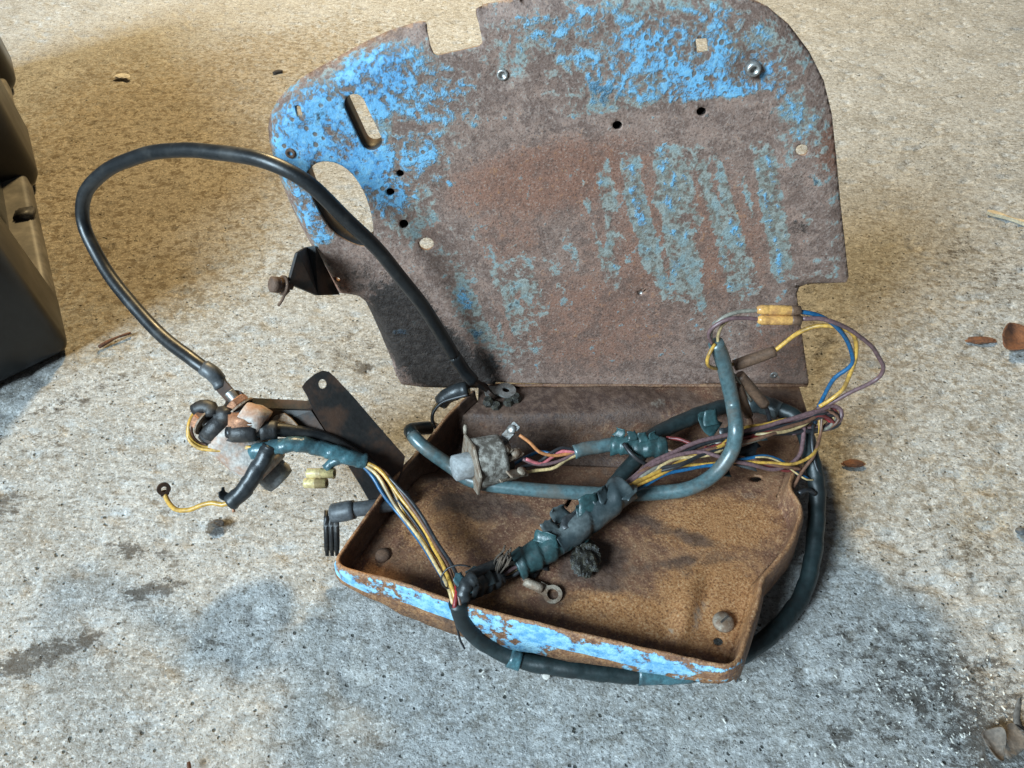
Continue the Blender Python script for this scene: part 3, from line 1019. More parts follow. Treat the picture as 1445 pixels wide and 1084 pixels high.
# channel rails under the tray that it stands on
for xa, ya, xb, yb in ((-.06, -.165, .10, -.215), (-.02, -.075, .20, -.085)):
    mb = MB()
    A_, B_ = Vector((xa, ya, .007)), Vector((xb, yb, .007))
    d_ = (B_ - A_) / 2
    s_ = Vector((-d_.y, d_.x, 0)).normalized()
    box(mb, (A_ + B_) / 2, d_, s_ * .012, Vector((0, 0, .0075)), .08)
    rl = mb.build('rail', M_TRAY, panel)
    set_color(rl.data, 'wear', [(.2, .5, 0, -1)] * len(rl.data.vertices))

# bolts in the tray
def dome_bolt(px, py, r, mat, slot):
    p = Z(px, py, .0335)
    p.z = float(floor_h(np.array([p.x]), np.array([p.y]))[0]) - .0005
    mb = MB()
    lathe(mb, p, (0.04, .02, 1), [(r * .98, 0), (r, .002), (r * .96, .0034), (r * .8, .0047), (r * .45, .0056), (r * .1, .0059)], 24)
    o = mb.build('bolt', mat, panel, True)
    if slot:
        m2 = MB()
        box(m2, p + Vector((0, 0, .0056)), Vector((.0030, .0024, 0)), Vector((-.0004, .0006, 0)), (0, 0, .0006))
        m2.build('slot', M_DCHIP, o)
    return o


dome_bolt(1020, 880, .0078, M_BOLT, True)
dome_bolt(541, 786, .0062, M_RUSTBOLT, False)

# strap bracket standing on the left side of the tray, with the arm that carries the solenoid
def strap():
    base = Z(540, 690, .050)
    topc = Z(450, 545, .117)
    ax = (topc - base).normalized()
    side = (Z(566, 645, .056) - Z(505, 690, .050)).normalized()
    nrm = ax.cross(side).normalized()
    o0 = base

    def on(px, py):
        r = ray(px, py)
        return CAM + r * ((o0 - CAM).dot(nrm) / r.dot(nrm))
    out = [(426, 546), (432, 538), (444, 528), (455, 523), (464, 525), (472, 532), (500, 562), (535, 603), (571, 644), (568, 662), (556, 700), (540, 716), (524, 712), (508, 684), (491, 657), (470, 624), (452, 596), (441, 578), (434, 560)]
    hole = circle(455, 542, 6, 12, 7)
    org = on(450, 545)
    X_, Y_ = side, ax
    Y_ = (Y_ - X_ * Y_.dot(X_)).normalized()
    to2 = lambda p: ((on(*p) - org).dot(X_), (on(*p) - org).dot(Y_))
    bm = sheet2d([to2(p) for p in out], [[to2(p) for p in hole]], .006)
    me = bpy.data.meshes.new('strap_bracket')
    bm.to_mesh(me); bm.free()
    c = coords(me)
    W = np.array(org)[None] + c[:, :1] * np.array(X_) + c[:, 1:2] * np.array(Y_)
    me.vertices.foreach_set('co', W.astype(np.float32).ravel())
    me.materials.append(M_BLACKSTEEL)
    me.update()
    o = bpy.data.objects.new('strap_bracket', me); COL.objects.link(o); adopt(o, panel)
    s_ = o.modifiers.new('thickness', 'SOLIDIFY'); s_.thickness = .0026; s_.offset = 0
    return on, nrm


strap_on, strap_n = strap()
mb = MB()
a0, a1 = strap_on(440, 579), strap_on(462, 612)
b0 = Z(352, 577, .100); b1 = Z(352, 612, .088)
v = [a0, b0, b1, a1]
nn = (b0 - a0).cross(a1 - a0).normalized()
slab(mb, v, nn, .0026)
# upper folded edge of the arm
slab(mb, [a0, b0, b0 + Vector((0, .010, .001)), a0 + Vector((0, .008, .001))], Vector((0, 0, 1)), .0024)
mb.build('solenoid_arm', M_BLACKSTEEL, panel)

# flap bracket on the plate's left edge, with its bolt
mb = MB()
e0, e1, e2 = PL(431, 349, .001), PL(443, 347, .001), PL(478, 416, .001)
t0 = Y(406, 400, -.030); t1 = Y(418, 357, -.022); t2 = Y(447, 417, -.020)
nn = (e2 - e1).cross(t0 - e1).normalized()
slab(mb, [e1, e0, t1, t0, t2, e2], nn, .0026)
flap = mb.build('side_bracket', M_BLACKSTEEL, panel)
mb = MB()
bp = Y(412, 404, -.028); bd = (Y(391, 402, -.034) - bp).normalized()
lathe(mb, bp, bd, [(.003, 0), (.003, .006), (.0075, .006), (.0078, .008), (.003, .0082), (.003, .011), (.0062, .011), (.0062, .0165), (.0045, .0175)], 14)
mb.build('bolt', M_RUSTBOLT, flap, True)
mb = MB()
sweep(mb, spline([Y(408, 410, -.03), Y(402, 416, -.031), Y(398, 424, -.031), Y(393, 431, -.03)], .002), .0011, 6)
mb.build('wire_scrap', M_RUSTBOLT, flap, True)

# seam ridge where plate meets the ledge
mb = MB()
sweep(mb, spline([Vector((-.025, -.0015, .0495)), Vector((.05, -.0013, .0498)), Vector((.15, -.0015, .0496)), Vector((.268, -.0015, .0498))], .006), .0017, 8, lumpy(.25, 160))
sr = mb.build('seam', M_TRAY, panel, True)
set_color(sr.data, 'wear', [(.2, .45, 0, -1)] * len(sr.data.vertices))

# ------------------------------------------------------------------ solenoid
sol = thing('starter_solenoid', 'corroded starter solenoid with black cap and studs hung on bracket arm', 'solenoid', Z(345, 640, .06))
ax0 = Z(318, 606, .094); ax1 = Z(381, 664, .066)
sax = (ax1 - ax0).normalized()
_, sa, sb = frame(sax)
L = (ax1 - ax0).length
mb = MB()
lathe(mb, ax0, sax, [(.0195, 0), (.0212, .0015), (.0214, .007), (.0205, .009), (.0205, L * .55), (.0196, L * .62), (.0185, L * .92), (.0165, L), (.0105, L + .0015)], 28)
can = mb.build('can', M_SOLENOID, sol, True)
mb = MB()
lathe(mb, ax1, sax, [(.0128, 0), (.0130, .008), (.0115, .0125), (.006, .0135)], 20)
mb.build('end_cap', M_GREYPL, sol, True)
mb = MB()
lathe(mb, ax0 - sax * .012, sax, [(.0150, 0), (.0185, .0025), (.0200, .0125)], 22)
cap = mb.build('cap', M_BAKE, sol, True)
# copper tongue showing beside the cap
mb = MB()
box(mb, Z(343, 594, .112), Vector((.010, .001, 0)), Vector((-.001, .006, .002)), Vector((0, -.002, .0045)), .25)
mb.build('copper_bar', M_COPPER, sol, True)
# white shoulder and ear
mb = MB()
lathe(mb, Z(372, 600, .104), (Z(352, 588, .11) - Z(372, 600, .104)), [(.0125, 0), (.0125, .009), (.0105, .014), (.0095, .019)], 22)
mb.build('shoulder', M_SOLENOID, sol, True)
mb = MB()
pts = [Z(*q) for q in ((381, 603, .101), (382, 594, .104), (390, 586, .107), (401, 583, .107), (411, 590, .105), (420, 600, .102), (421, 606, .100))]
slab(mb, pts, (0, -.7, .7), .003)
mb.build('mounting_ear', M_BOLT, sol)
# studs and nuts
def stud_nut(p, d, r, nut_h0, length, mat, nmat, name='stud'):
    d = Vector(d).normalized()
    m = MB()
    prof = []
    k = 0.0
    while k < length:
        prof += [(r, k), (r * .86, k + .0006)]
        k += .0012
    lathe(m, p, d, prof, 14)
    st = m.build(name, mat, sol, True)
    m = MB()
    lathe(m, Vector(p) + d * nut_h0, d, [(r * 1.9, 0), (r * 2.05, .0008), (r * 2.05, .0050), (r * 1.8, .0058)], 6)
    m.build('nut', nmat, sol)
    m = MB()
    lathe(m, Vector(p) + d * (nut_h0 - .0018), d, [(r * 2.5, 0), (r * 2.5, .0014)], 18)
    m.build('washer', M_BOLT, sol)


s1 = Z(352, 588, .108); d1 = (Z(323, 553, .122) - s1)
stud_nut(s1, d1, .0042, d1.length * .45, d1.length * 1.0, M_STEEL, M_COPPER)
s2 = Z(305, 606, .103); d2 = (Z(280, 590, .108) - s2)
stud_nut(s2, d2, .0044, d2.length * .72, d2.length * .75, M_STEEL, M_COPPER)
mb = MB()
box(mb, Z(318, 585, .112), Vector((.008, .002, 0)), Vector((-.002, .006, 0)), Vector((0, 0, .005)), .3)
box(mb, Z(338, 582, .110), Vector((.012, -.004, 0)), Vector((.003, .010, 0)), Vector((0, 0, .006)), .3)
mb.build('terminal_block', M_BAKE, cap, True)

# ------------------------------------------------------------------ heavy cables
bat = thing('battery_cable', 'thick black battery cable arching from solenoid stud over to the plate', 'cable', Z(250, 500, .12))
BP = [Y(300, 527, -.062), Y(275, 511, -.055), Y(230, 475, -.030), Y(180, 422, .0), Y(141, 366, .03), Y(117, 315, .05), Y(119, 276, .055), Y(147, 243, .05), Y(200, 221, .035), Y(260, 213, .015), Y(330, 217, -.005),
      Y(388, 233, -.02), Y(440, 262, -.026), Y(492, 312, -.027), Y(543, 364, -.026), Y(590, 424, -.024), Y(622, 472, -.022), Y(641, 503, -.021)]
tube('sheath', BP, .0054, M_RUBBER, bat, 18, lumpy(.015, 50), .004)
tube('sleeve', [Y(640, 501, -.021), Y(655, 523, -.021), Y(668, 538, -.022)], .0055, M_RUBBER, bat, 16, lumpy(.05, 160))
tube('sleeve', [Y(309, 537, -.0635), Y(300, 527, -.062), Y(288, 519, -.058)], .0062, M_RUBBER2, bat, 16, lumpy(.04, 160))
tube('crimp', [Y(305, 532, -.063), Y(309, 539, -.065), Y(313, 547, -.068)], .0057, M_RUBBER2, bat, 16)


def lug(parent, p0, p1, up, r, hole_r, mat, name='terminal_lug', th=.002):
    """ring tongue from p0 to the ring centre p1"""
    p0, p1, up = Vector(p0), Vector(p1), Vector(up).normalized()
    d = (p1 - p0); Ld = d.length; d.normalize()
    s = d.cross(up).normalized(); up = s.cross(d)
    out = [(-r * .55, 0), (r * .55, 0)]
    pts2 = []
    for k in range(17):
        t = -math.pi * .8 + 1.6 * math.pi * k / 16
        pts2.append((r * math.sin(t), Ld + r * math.cos(t)))
    outline = [(-r * .6, 0)] + pts2 + [(r * .6, 0)]
    bm_ = bmesh.new(); E = []
    for loop in (outline, circle(0, Ld, hole_r, 14)):
        vs = [bm_.verts.new((q[0], q[1], 0)) for q in loop]
        E += [bm_.edges.new((vs[i], vs[(i + 1) % len(vs)])) for i in range(len(vs))]
    bmesh.ops.triangle_fill(bm_, use_beauty=True, edges=E)
    bm_.verts.index_update()
    V = [p0 + s * q.co.x + d * q.co.y for q in bm_.verts]
    Fs = [[q.index for q in f.verts] for f in bm_.faces]
    bm_.free()
    o = mesh_obj(name, V, Fs, mat, parent, False)
    m_ = o.modifiers.new('thickness', 'SOLIDIFY'); m_.thickness = th; m_.offset = 0
    return o


lug(bat, Y(311, 543, -.067), Z(332, 566, .115), (-.3, -.5, .8), .0085, .0040, M_BLACKSTEEL, 'terminal_eye', .003)
lug(bat, Y(666, 536, -.022), Z(690, 551, .056), (0, 0, 1), .0095, .0001, M_BLACKSTEEL, 'crimped_tongue', .003)
lug(bat, Z(684, 552, .056), Z(714, 551, .0535), (0, 0, 1), .0090, .0034, M_STEEL)
mb = MB()
for q in ((690, 566, .05), (718, 566, .048), (700, 572, .047), (728, 560, .05)):
    c0 = Z(*q)
    lathe(mb, c0 - Vector((0, 0, .004)), (random.uniform(-.2, .2), random.uniform(-.2, .2), 1), [(.005, 0), (.0055, .003), (.0035, .007)], 7)
mb.build('grime', M_GREASE, bat, False)

stc = thing('starter_cable', 'short black cable running from solenoid stud towards the rusty tray', 'cable', Z(400, 610, .09))
tube('sheath', [Z(322, 611, .104), Z(350, 610, .106), Z(385, 607, .104), Z(425, 610, .097), Z(460, 618, .090), Z(492, 634, .081), Z(520, 655, .070), Z(540, 682, .058), Z(548, 702, .047)], .0054, M_RUBBER, stc, 14, lumpy(.02, 60))
tube('boot', [Z(328, 611, .105), Z(345, 610, .106), Z(362, 609, .105)], .0072, M_BAKE, stc, 14, lumpy(.08, 150))
tube('boot', [Z(366, 609, .105), Z(380, 607, .104), Z(392, 607, .103)], .0068, M_BAKE, stc, 14, lumpy(.06, 150))
lug(stc, Z(332, 612, .105), Z(302, 606, .104), (-.3, -.4, .8), .0115, .0042, M_BLACKSTEEL, th=.003)

gnd = thing('earth_cable', 'short grey cable stub with folded black rubber boot at the tray corner', 'cable', Z(500, 730, .02))
tube('sheath', [Z(575, 702, .040), Z(552, 711, .043), Z(525, 716, .045), Z(500, 719, .045), Z(484, 722, .043)], .0062, M_RUBBER2, gnd, 14)
tube('collar', [Z(500, 719, .045), Z(484, 722, .043), Z(471, 724, .040)], .0078, M_RUBBER2, gnd, 14, lumpy(.05, 200))
mb = MB()
for k, dx_ in enumerate((-8, -1, 6)):
    p0, p1 = Z(468 + dx_, 727, .040), Z(470 + dx_, 778, .016)
    d_ = p1 - p0
    box(mb, (p0 + p1) / 2, d_ / 2, Vector((.0021, 0, 0)), Vector((0, -.0045, -.003)), .3)
mb.build('rubber_boot', M_BAKE, gnd, True)

# ------------------------------------------------------------------ ignition switch
sw = thing('ignition_switch', 'pitted grey barrel ignition switch with screw terminals lying in the tray', 'switch', Z(690, 670, .03))
q0 = Z(668, 655, .058); q1 = Z(708, 646, .056)
qa = (q1 - q0).normalized(); qL = (q1 - q0).length
mb = MB()
lathe(mb, q0, qa, [(.0205, 0), (.0213, .001), (.0208, .006), (.0200, qL - .003), (.0198, qL), (.0175, qL)], 30)
swb = mb.build('barrel', M_CAST, sw, True)
mb = MB()
lathe(mb, q0 - qa * .0025, qa, [(.0245, 0), (.0250, .0006), (.0250, .0018), (.0245, .0024)], 6, .4)
mb.build('rim_plate', M_BOLT, sw)
mb = MB()
box(mb, Z(657, 607, .074), Vector((0, .001, .005)), Vector((.0018, 0, 0)), Vector((0, .0022, -.001)), .3)
mb.build('lug', M_BOLT, sw, True)
mb = MB()
lathe(mb, q0 - qa * .0175, qa, [(.0085, 0), (.0105, .0012), (.0108, .014), (.0108, .0165)], 18)
mb.build('knob', M_GREYPL, sw, True)
mb = MB()
lathe(mb, q1, qa, [(.0185, -.003), (.0185, .0008), (.0150, .0016), (.0145, .006), (.010, .0065)], 24)
base = mb.build('terminal_base', M_BAKE, sw, True)
_, qs, qu = frame(qa)
for k, (px, py, zz, rr) in enumerate(((723, 607, .074, 40), (727, 641, .066, 0), (735, 667, .055, -30), (722, 671, .05, -20), (712, 637, .07, 10))):
    c0 = Z(px, py, zz)
    mb = MB()
    an = math.radians(rr)
    dd = (qa * math.cos(an) + Vector((0, .3, math.sin(an)))).normalized()
    s_ = dd.cross(Vector((0, 0, 1))).normalized(); u_ = s_.cross(dd)
    box(mb, c0 - dd * .004, dd * .010, s_ * .0042, u_ * .0009, .1)
    tb = mb.build('terminal_tab', M_STEEL if k == 0 else M_BOLT, base)
    mb = MB()
    lathe(mb, c0 + u_ * .0006, u_ + Vector((0, -.3, 0)), [(.0040, 0), (.0042, .0016), (.0034, .0030), (.001, .0034)], 12)
    mb.build('screw', M_BOLT if k else M_STEEL, tb, True)

# ------------------------------------------------------------------ wiring harness
har = thing('wiring_harness', 'tangled wiring harness of coloured wires, teal sleeve and peeling tape across tray', 'wiring', Z(780, 790, .03))
W = WIRE
# heavy teal sleeve
tube('teal_sleeve', [Y(1010, 484, -.066), Y(1018, 502, -.067), Y(1027, 535, -.070), Y(1035, 570, -.076), Z(1039, 603, .098), Z(1033, 638, .080), Z(1012, 667, .066), Z(975, 688, .056), Z(925, 695, .049), Z(868, 697, .045), Z(800, 695, .043),
                     Z(742, 691, .043), Z(695, 686, .042), Z(662, 677, .042), Z(636, 658, .046), Z(612, 641, .054), Z(592, 625, .060), Z(582, 614, .062)], .0059, M_TEAL, har, 16, lumpy(.03, 60), .003,
     'long teal vinyl sleeve curling upright at its right end')
tube('loom_tail', [Z(583, 615, .062), Z(579, 608, .060), Z(590, 605, .052), Z(606, 604, .045)], .0058, M_LOOM, har, 12)
# wires bunched behind the tray's left corner
for k in range(5):
    tube('black_wire' if k != 2 else 'yellow_wire', [Z(648 + k * 3, 553 + k, .052 + k * .002), Z(628 - k * 2, 562 + k * 2, .048), Z(613 - k, 577 + k * 2, .04), Z(609 + k, 592 + k * 3, .034), Z(616 + k * 2, 600, .025)], .0019, W['black_wire'] if k != 2 else W['yellow_wire'], har, 8)
tube('taped_bundle', [Z(660, 549, .058), Z(636, 556, .052), Z(622, 568, .043)], .0065, M_BTAPE, har, 12, taped())

# dark loom round the right side, under the corner and along the front
tube('dark_loom', [Z(866, 686, .040), Z(885, 662, .046), Z(900, 645, .050), Z(922, 617, .056), Z(962, 595, .060), Z(996, 581, .062), Z(1026, 573, .063), Z(1058, 569, .064), Z(1090, 576, .066), Z(1118, 587, .066), Z(1135, 610, .063), Z(1145, 644, .056),
                   Z(1153, 680, .046), Z(1153, 725, .033), Z(1147, 785, .020), Z(1133, 838, .011), Z(1104, 880, .0085), Z(1062, 914, .0085), Z(1010, 940, .0085), Z(950, 950, .0085), Z(880, 951, .0085), Z(805, 945, .0085), Z(742, 934, .0095),
                   Z(694, 914, .016), Z(663, 889, .032), Z(649, 862, .050), Z(646, 850, .058)], .0064, M_LOOM, har, 16, taped(.022, .06, .03, 2), .0018, 'dark green taped loom looping round the tray to the front')
tube('tape_band', [Z(718, 927, .0120), Z(727, 930, .0105), Z(736, 933, .0100)], .0076, M_TEALTAPE, har, 14)
tube('tape_band', [Z(985, 945, .0088), Z(955, 950, .0088), Z(925, 951, .0088), Z(900, 951, .0088)], .0075, M_TEALTAPE, har, 14, taped(.012, .05))
tube('black_wire', [Z(1127, 697, .052), Z(1133, 693, .053), Z(1143, 692, .050), Z(1150, 697, .046)], .0026, W['black_wire'], har, 8)
tube('tape_tail', [Z(640, 868, .046), Z(646, 890, .030), Z(650, 905, .022), Z(656, 916, .018)], .0008, W['black_wire'], har, 6)
# silver end of tape on the loom at the back
tube('tape_band', [Z(1052, 569, .0655), Z(1075, 571, .066), Z(1100, 580, .0665)], .0078, M_GREYTAPE, har, 12, taped(.014, .08))

# grey-teal taped trunk
trunk = [Z(884, 686, .066), Z(868, 701, .062), Z(843, 722, .057), Z(812, 745, .053), Z(783, 766, .050), Z(755, 784, .047), Z(728, 800, .044)]
tube('taped_trunk', trunk[:4] + [trunk[4]], .0108, M_GREYTAPE, har, 22, taped(.030, .12, .06, 1), .0013, 'thick trunk wrapped in peeling grey tape')
tube('taped_trunk', [trunk[3] + Vector((-.003, -.002, -.001)), trunk[4], trunk[5], trunk[6]], .0098, M_GREENTAPE, har, 22, taped(.013, .13, .05, 4), .0011, 'end of the trunk wrapped in green tape')


def flap_of_tape(p, d, wdt, ln, curl, mat, seed=0):
    """a torn, curling end of tape"""
    p, d = Vector(p), Vector(d).normalized()
    s = d.cross(Vector((0, 0, 1))).normalized()
    rs = random.Random(seed)
    v, f = [], []
    nu, nv = 8, 5
    for i in range(nu):
        t = i / (nu - 1)
        for j in range(nv):
            q = j / (nv - 1) - .5
            rag = rs.uniform(-.12, .12) * ln * (1 if i == nu - 1 else 0)
            an = curl * t
            rad = ln / max(.2, abs(curl))
            v.append(p + s * (wdt * q * (1 - .25 * t)) + d * (rad * math.sin(an) + rag) + Vector((0, 0, 1)) * (rad * (1 - math.cos(an))) + s * .001 * math.sin(t * 5 + seed))
    for i in range(nu - 1):
        for j in range(nv - 1):
            f.append([i * nv + j, i * nv + j + 1, (i + 1) * nv + j + 1, (i + 1) * nv + j])
    o = mesh_obj('loose_tape', v, f, mat, har, True)
    m_ = o.modifiers.new('thickness', 'SOLIDIFY'); m_.thickness = .0005; m_.offset = 0
    return o


flap_of_tape(Z(795, 735, .062), (-.5, .8, 0), .016, .013, 1.6, M_GREYTAPE, 1)
flap_of_tape(Z(876, 690, .070), (.6, -.5, -.2), .020, .014, 1.1, M_GREYTAPE, 2)
flap_of_tape(Z(848, 709, .068), (-.6, .7, .1), .010, .009, 1.5, M_GREYTAPE, 3)
flap_of_tape(Z(825, 728, .065), (-.5, .6, 0), .010, .010, 1.3, M_GREENTAPE, 4)
flap_of_tape(Z(762, 806, .036), (.5, -.3, -.2), .018, .018, -.7, M_BTAPE, 5)
flap_of_tape(Z(775, 795, .040), (.6, .0, -.3), .014, .016, -.8, M_BTAPE, 6)
flap_of_tape(Z(838, 752, .046), (.6, -.4, -.3), .022, .016, -.9, M_GREENTAPE, 7)
flap_of_tape(Z(747, 806, .038), (.3, -.7, -.2), .014, .012, -.8, M_GREENTAPE, 8)
for k, (q, dd) in enumerate((((858, 704, .070), (-.7, .5, .2)), ((835, 722, .066), (-.4, .8, .3)), ((815, 738, .063), (.5, -.8, .1)), ((783, 757, .060), (-.5, .6, .3)), ((768, 768, .058), (.3, .8, .3)), ((865, 716, .058), (.7, -.6, -.1)), ((822, 752, .050), (.5, -.8, -.2)))):
    flap_of_tape(Z(*q), dd, .014 + .006 * (k % 3), .009 + .003 * (k % 2), 1.0 + .25 * (k % 3) if k not in (2, 5, 6) else -.9, (M_GREYTAPE, M_GREENTAPE, M_BTAPE)[k % 3], 60 + k)
flap_of_tape(Z(800, 770, .044), (.4, -.6, -.4), .020, .014, -1.0, M_BTAPE, 12)

# bare wires between trunk and the black tape knot
strands([('grey_wire', W['grey_wire']), ('cream_wire', W['cream_wire']), ('black_wire', W['black_wire']), ('purple_wire', W['purple_wire']), ('grey_wire', W['grey_wire'])], [Z(735, 796, .046), Z(715, 806, .044), Z(697, 814, .043), Z(680, 822, .046)], .0045, har, .15)
tube('tape_knot', [Z(705, 814, .045), Z(688, 822, .048), Z(672, 827, .054), Z(657, 831, .060)], .0068, M_BTAPE, har, 16, taped(.008, .18, .10, 3), .0015)
tube('tape_knot', [Z(672, 815, .064), Z(662, 822, .063), Z(654, 834, .061), Z(655, 848, .056)], .0050, M_BTAPE, har, 14, taped(.006, .2, .1, 7), .0015)
flap_of_tape(Z(683, 830, .054), (.35, -.75, -.2), .020, .015, -.5, M_GREYTAPE, 9)
flap_of_tape(Z(664, 838, .062), (.5, -.6, -.1), .010, .016, -.7, M_TEALTAPE, 10)
tube('black_cable', [Z(662, 815, .060), Z(685, 803, .056), Z(708, 794, .050), Z(730, 787, .046)], .0042, M_BTAPE, har, 10, lumpy(.06, 200))
mb = MB()
rs = random.Random(3)
for k in range(16):
    a_ = Z(700 + rs.uniform(-6, 10), 812 + rs.uniform(-5, 5), .045 + rs.uniform(0, .004))
    b_ = Z(714 + rs.uniform(-5, 8), 778 + rs.uniform(-10, 10), .066 + rs.uniform(-.004, .006))
    m_ = (a_ + b_) / 2 + Vector((rs.uniform(-.004, .004), rs.uniform(-.003, .003), rs.uniform(-.002, .004)))
    sweep(mb, spline([a_, m_, b_], .003), .0007, 5)
mb.build('frayed_cloth', M_CLOTH, har, True)
# loose black tie round the wire fan
tube('black_wire', [Z(664, 800, .075), Z(650, 797, .078), Z(632, 801, .076), Z(622, 813, .071), Z(625, 826, .064), Z(637, 832, .060), Z(655, 829, .064)], .0009, W['black_wire'], har, 6)

# fan of coloured wires from the left bundle down to the front loom
fan = [
    ('yellow_wire', [(512, 651, .078), (535, 662, .078), (556, 688, .072), (580, 722, .064), (606, 762, .060), (628, 802, .062), (640, 835, .062), (644, 852, .057)], .0020),
    ('cream_wire', [(510, 653, .077), (530, 668, .075), (546, 692, .069), (566, 724, .060), (594, 760, .056), (617, 800, .058), (636, 838, .060), (640, 856, .056)], .0019),
    ('red_wire', [(516, 652, .076), (540, 671, .073), (562, 692, .068), (588, 726, .062), (612, 762, .060), (632, 803, .062), (643, 836, .062), (641, 860, .057)], .0021),
    ('blue_wire', [(508, 653, .076), (525, 672, .073), (540, 698, .065), (562, 726, .056), (590, 762, .052), (616, 804, .055), (638, 842, .058), (645, 858, .055)], .0019),
    ('yellow_wire', [(514, 650, .077), (538, 664, .075), (558, 696, .067), (574, 730, .058), (600, 768, .055), (622, 806, .058), (640, 840, .060), (650, 858, .056)], .0018),
    ('brown_wire', [(517, 650, .077), (544, 668, .076), (570, 700, .069), (596, 738, .064), (618, 774, .061), (634, 806, .062), (646, 838, .062), (651, 860, .056)], .0018),
    ('black_wire', [(517, 653, .075), (538, 676, .071), (562, 706, .064), (590, 742, .058), (612, 776, .056), (632, 812, .058), (646, 842, .059), (648, 860, .055)], .0018),
    ('black_wire', [(519, 649, .077), (548, 672, .075), (578, 706, .069), (604, 744, .065), (625, 778, .064), (641, 806, .064), (650, 838, .061), (652, 858, .055)], .0018),
]
for nm, pts, r in fan:
    tube(nm, [Z(*q) for q in pts], r, W[nm], har, 8, lumpy(.03, 80), .003)

# left bundle: teal tape from the solenoid, branch downwards, bullet connectors
tube('taped_bundle', [Z(356, 637, .091), Z(372, 635, .094), Z(392, 631, .096), Z(420, 627, .097), Z(450, 632, .091), Z(478, 641, .086), Z(500, 648, .081), Z(516, 651, .077)], .0056, M_TEALTAPE, har, 16, taped(.012, .12, .06, 5), .0011, 'bundle in shiny teal tape below the solenoid')
tube('taped_branch', [Z(382, 630, .097), Z(374, 645, .092), Z(362, 665, .085), Z(350, 683, .078), Z(336, 700, .071), Z(325, 709, .067)], .0062, M_BTAPE, har, 14, taped(.014, .10, .06, 8), .0018)
tube('yellow_wire', [Z(327, 708, .067), Z(315, 712, .065), Z(300, 710, .064), Z(284, 714, .061), Z(268, 720, .057), Z(250, 720, .054), Z(240, 712, .054), Z(233, 699, .056), Z(231, 692, .058)], .0024, W['yellow_wire'], har, 10)
lug(har, Z(233, 699, .056), Z(231, 690, .061), (.6, -.6, .5), .0052, .0022, M_BLACKSTEEL)
tube('copper_strand', [Z(327, 709, .067), Z(329, 716, .064), Z(330, 723, .062)], .0012, M_COPPER, har, 6)
flap_of_tape(Z(322, 703, .071), (-.6, .3, .3), .008, .008, 1.4, M_BTAPE, 21)
for k in range(3):
    tube('yellow_wire' if k < 2 else 'brown_wire', [Z(283 + k * 2, 577 + k, .112), Z(272 + k, 586, .111), Z(265 + k * 1.6, 604, .106), Z(266 + k * 2.5, 620 - k * 2, .100), Z(280 + k, 632 - k * 3, .095), Z(305, 635 - k * 3, .094), Z(335, 632 - k * 2, .095), Z(358, 632, .096)], .0018, W['yellow_wire'] if k < 2 else W['brown_wire'], har, 8)
tube('terminal_boot', [Z(276, 580, .112), Z(285, 575, .115), Z(297, 576, .115), Z(300, 588, .112)], .0056, M_BAKE, har, 14, lumpy(.05, 150))
tube('taped_branch', [Z(500, 648, .080), Z(485, 648, .079), Z(470, 652, .076), Z(460, 662, .072)], .0036, M_TEALTAPE, har, 12, taped(.008, .12))
for k, (a_, b_) in enumerate((((434, 668, .068), (472, 668, .070)), ((430, 682, .062), (461, 682, .064)))):
    mb = MB()
    A_, B_ = Z(*a_), Z(*b_)
    dd = B_ - A_
    Lc = dd.length
    lathe(mb, A_, dd, [(.0030, -.0005), (.0038, 0), (.0040, .001), (.0040, Lc * .45), (.0043, Lc * .47), (.0043, Lc * .52), (.0040, Lc * .54), (.0041, Lc), (.0026, Lc), (.0024, Lc - .005)], 16)
    mb.build('bullet_connector', M_BULLET, har, True)

# switch wires
for nm, pts in (('orange_wire', [(733, 614, .072), (748, 625, .068), (762, 638, .062), (782, 643, .058), (800, 641, .057), (816, 638, .056)]),
                ('pink_wire', [(742, 648, .060), (764, 654, .054), (780, 644, .056), (792, 637, .058), (806, 637, .058), (818, 637, .057)]),
                ('black_wire', [(735, 660, .055), (760, 652, .054), (778, 638, .060), (792, 632, .062), (806, 634, .060), (818, 636, .058)]),
                ('purple_wire', [(738, 648, .060), (752, 654, .055), (770, 655, .053), (790, 650, .054), (808, 642, .056), (820, 638, .056)]),
                ('cream_wire', [(738, 668, .052), (762, 663, .049), (782, 659, .050), (798, 649, .054), (812, 643, .056), (822, 639, .056)]),
                ('blue_wire', [(716, 660, .052), (742, 645, .050), (760, 638, .050), (780, 640, .052), (806, 638, .055)])):
    tube(nm, [Z(*q) for q in pts], .0018, W[nm], har, 8)
tube('taped_bundle', [Z(810, 638, .057), Z(830, 633, .058), Z(852, 629, .059), Z(868, 627, .060)], .0055, M_TEAL, har, 14, taped(.018, .08, .05, 2), .002)
tube('taped_bundle', [Z(862, 627, .060), Z(878, 628, .061), Z(895, 631, .062), Z(915, 632, .063), Z(940, 629, .064)], .0070, M_GREENTAPE, har, 16, taped(.009, .22, .12, 6), .0016, 'short run of frayed green tape beside the switch')
for k, q in enumerate(((872, 617, .068), (893, 622, .070), (908, 624, .070), (925, 621, .070))):
    flap_of_tape(Z(*q), (random.uniform(-.6, .6), .7, .4), .009, .007, 1.3, M_GREENTAPE, 30 + k)
tube('black_wire', [Z(880, 626, .070), Z(890, 640, .068), Z(902, 650, .064), Z(912, 655, .060)], .0022, W['black_wire'], har, 8)
flap_of_tape(Z(1012, 608, .075), (-.7, .5, .2), .020, .018, .8, M_GREENTAPE, 40)
flap_of_tape(Z(1006, 600, .080), (-.2, .8, .2), .014, .012, .9, M_GREENTAPE, 41)
flap_of_tape(Z(1052, 640, .066), (.4, -.8, -.2), .030, .026, -.6, M_BTAPE, 42)
flap_of_tape(Z(1040, 658, .058), (-.3, -.8, -.2), .030, .024, -.5, M_BTAPE, 43)
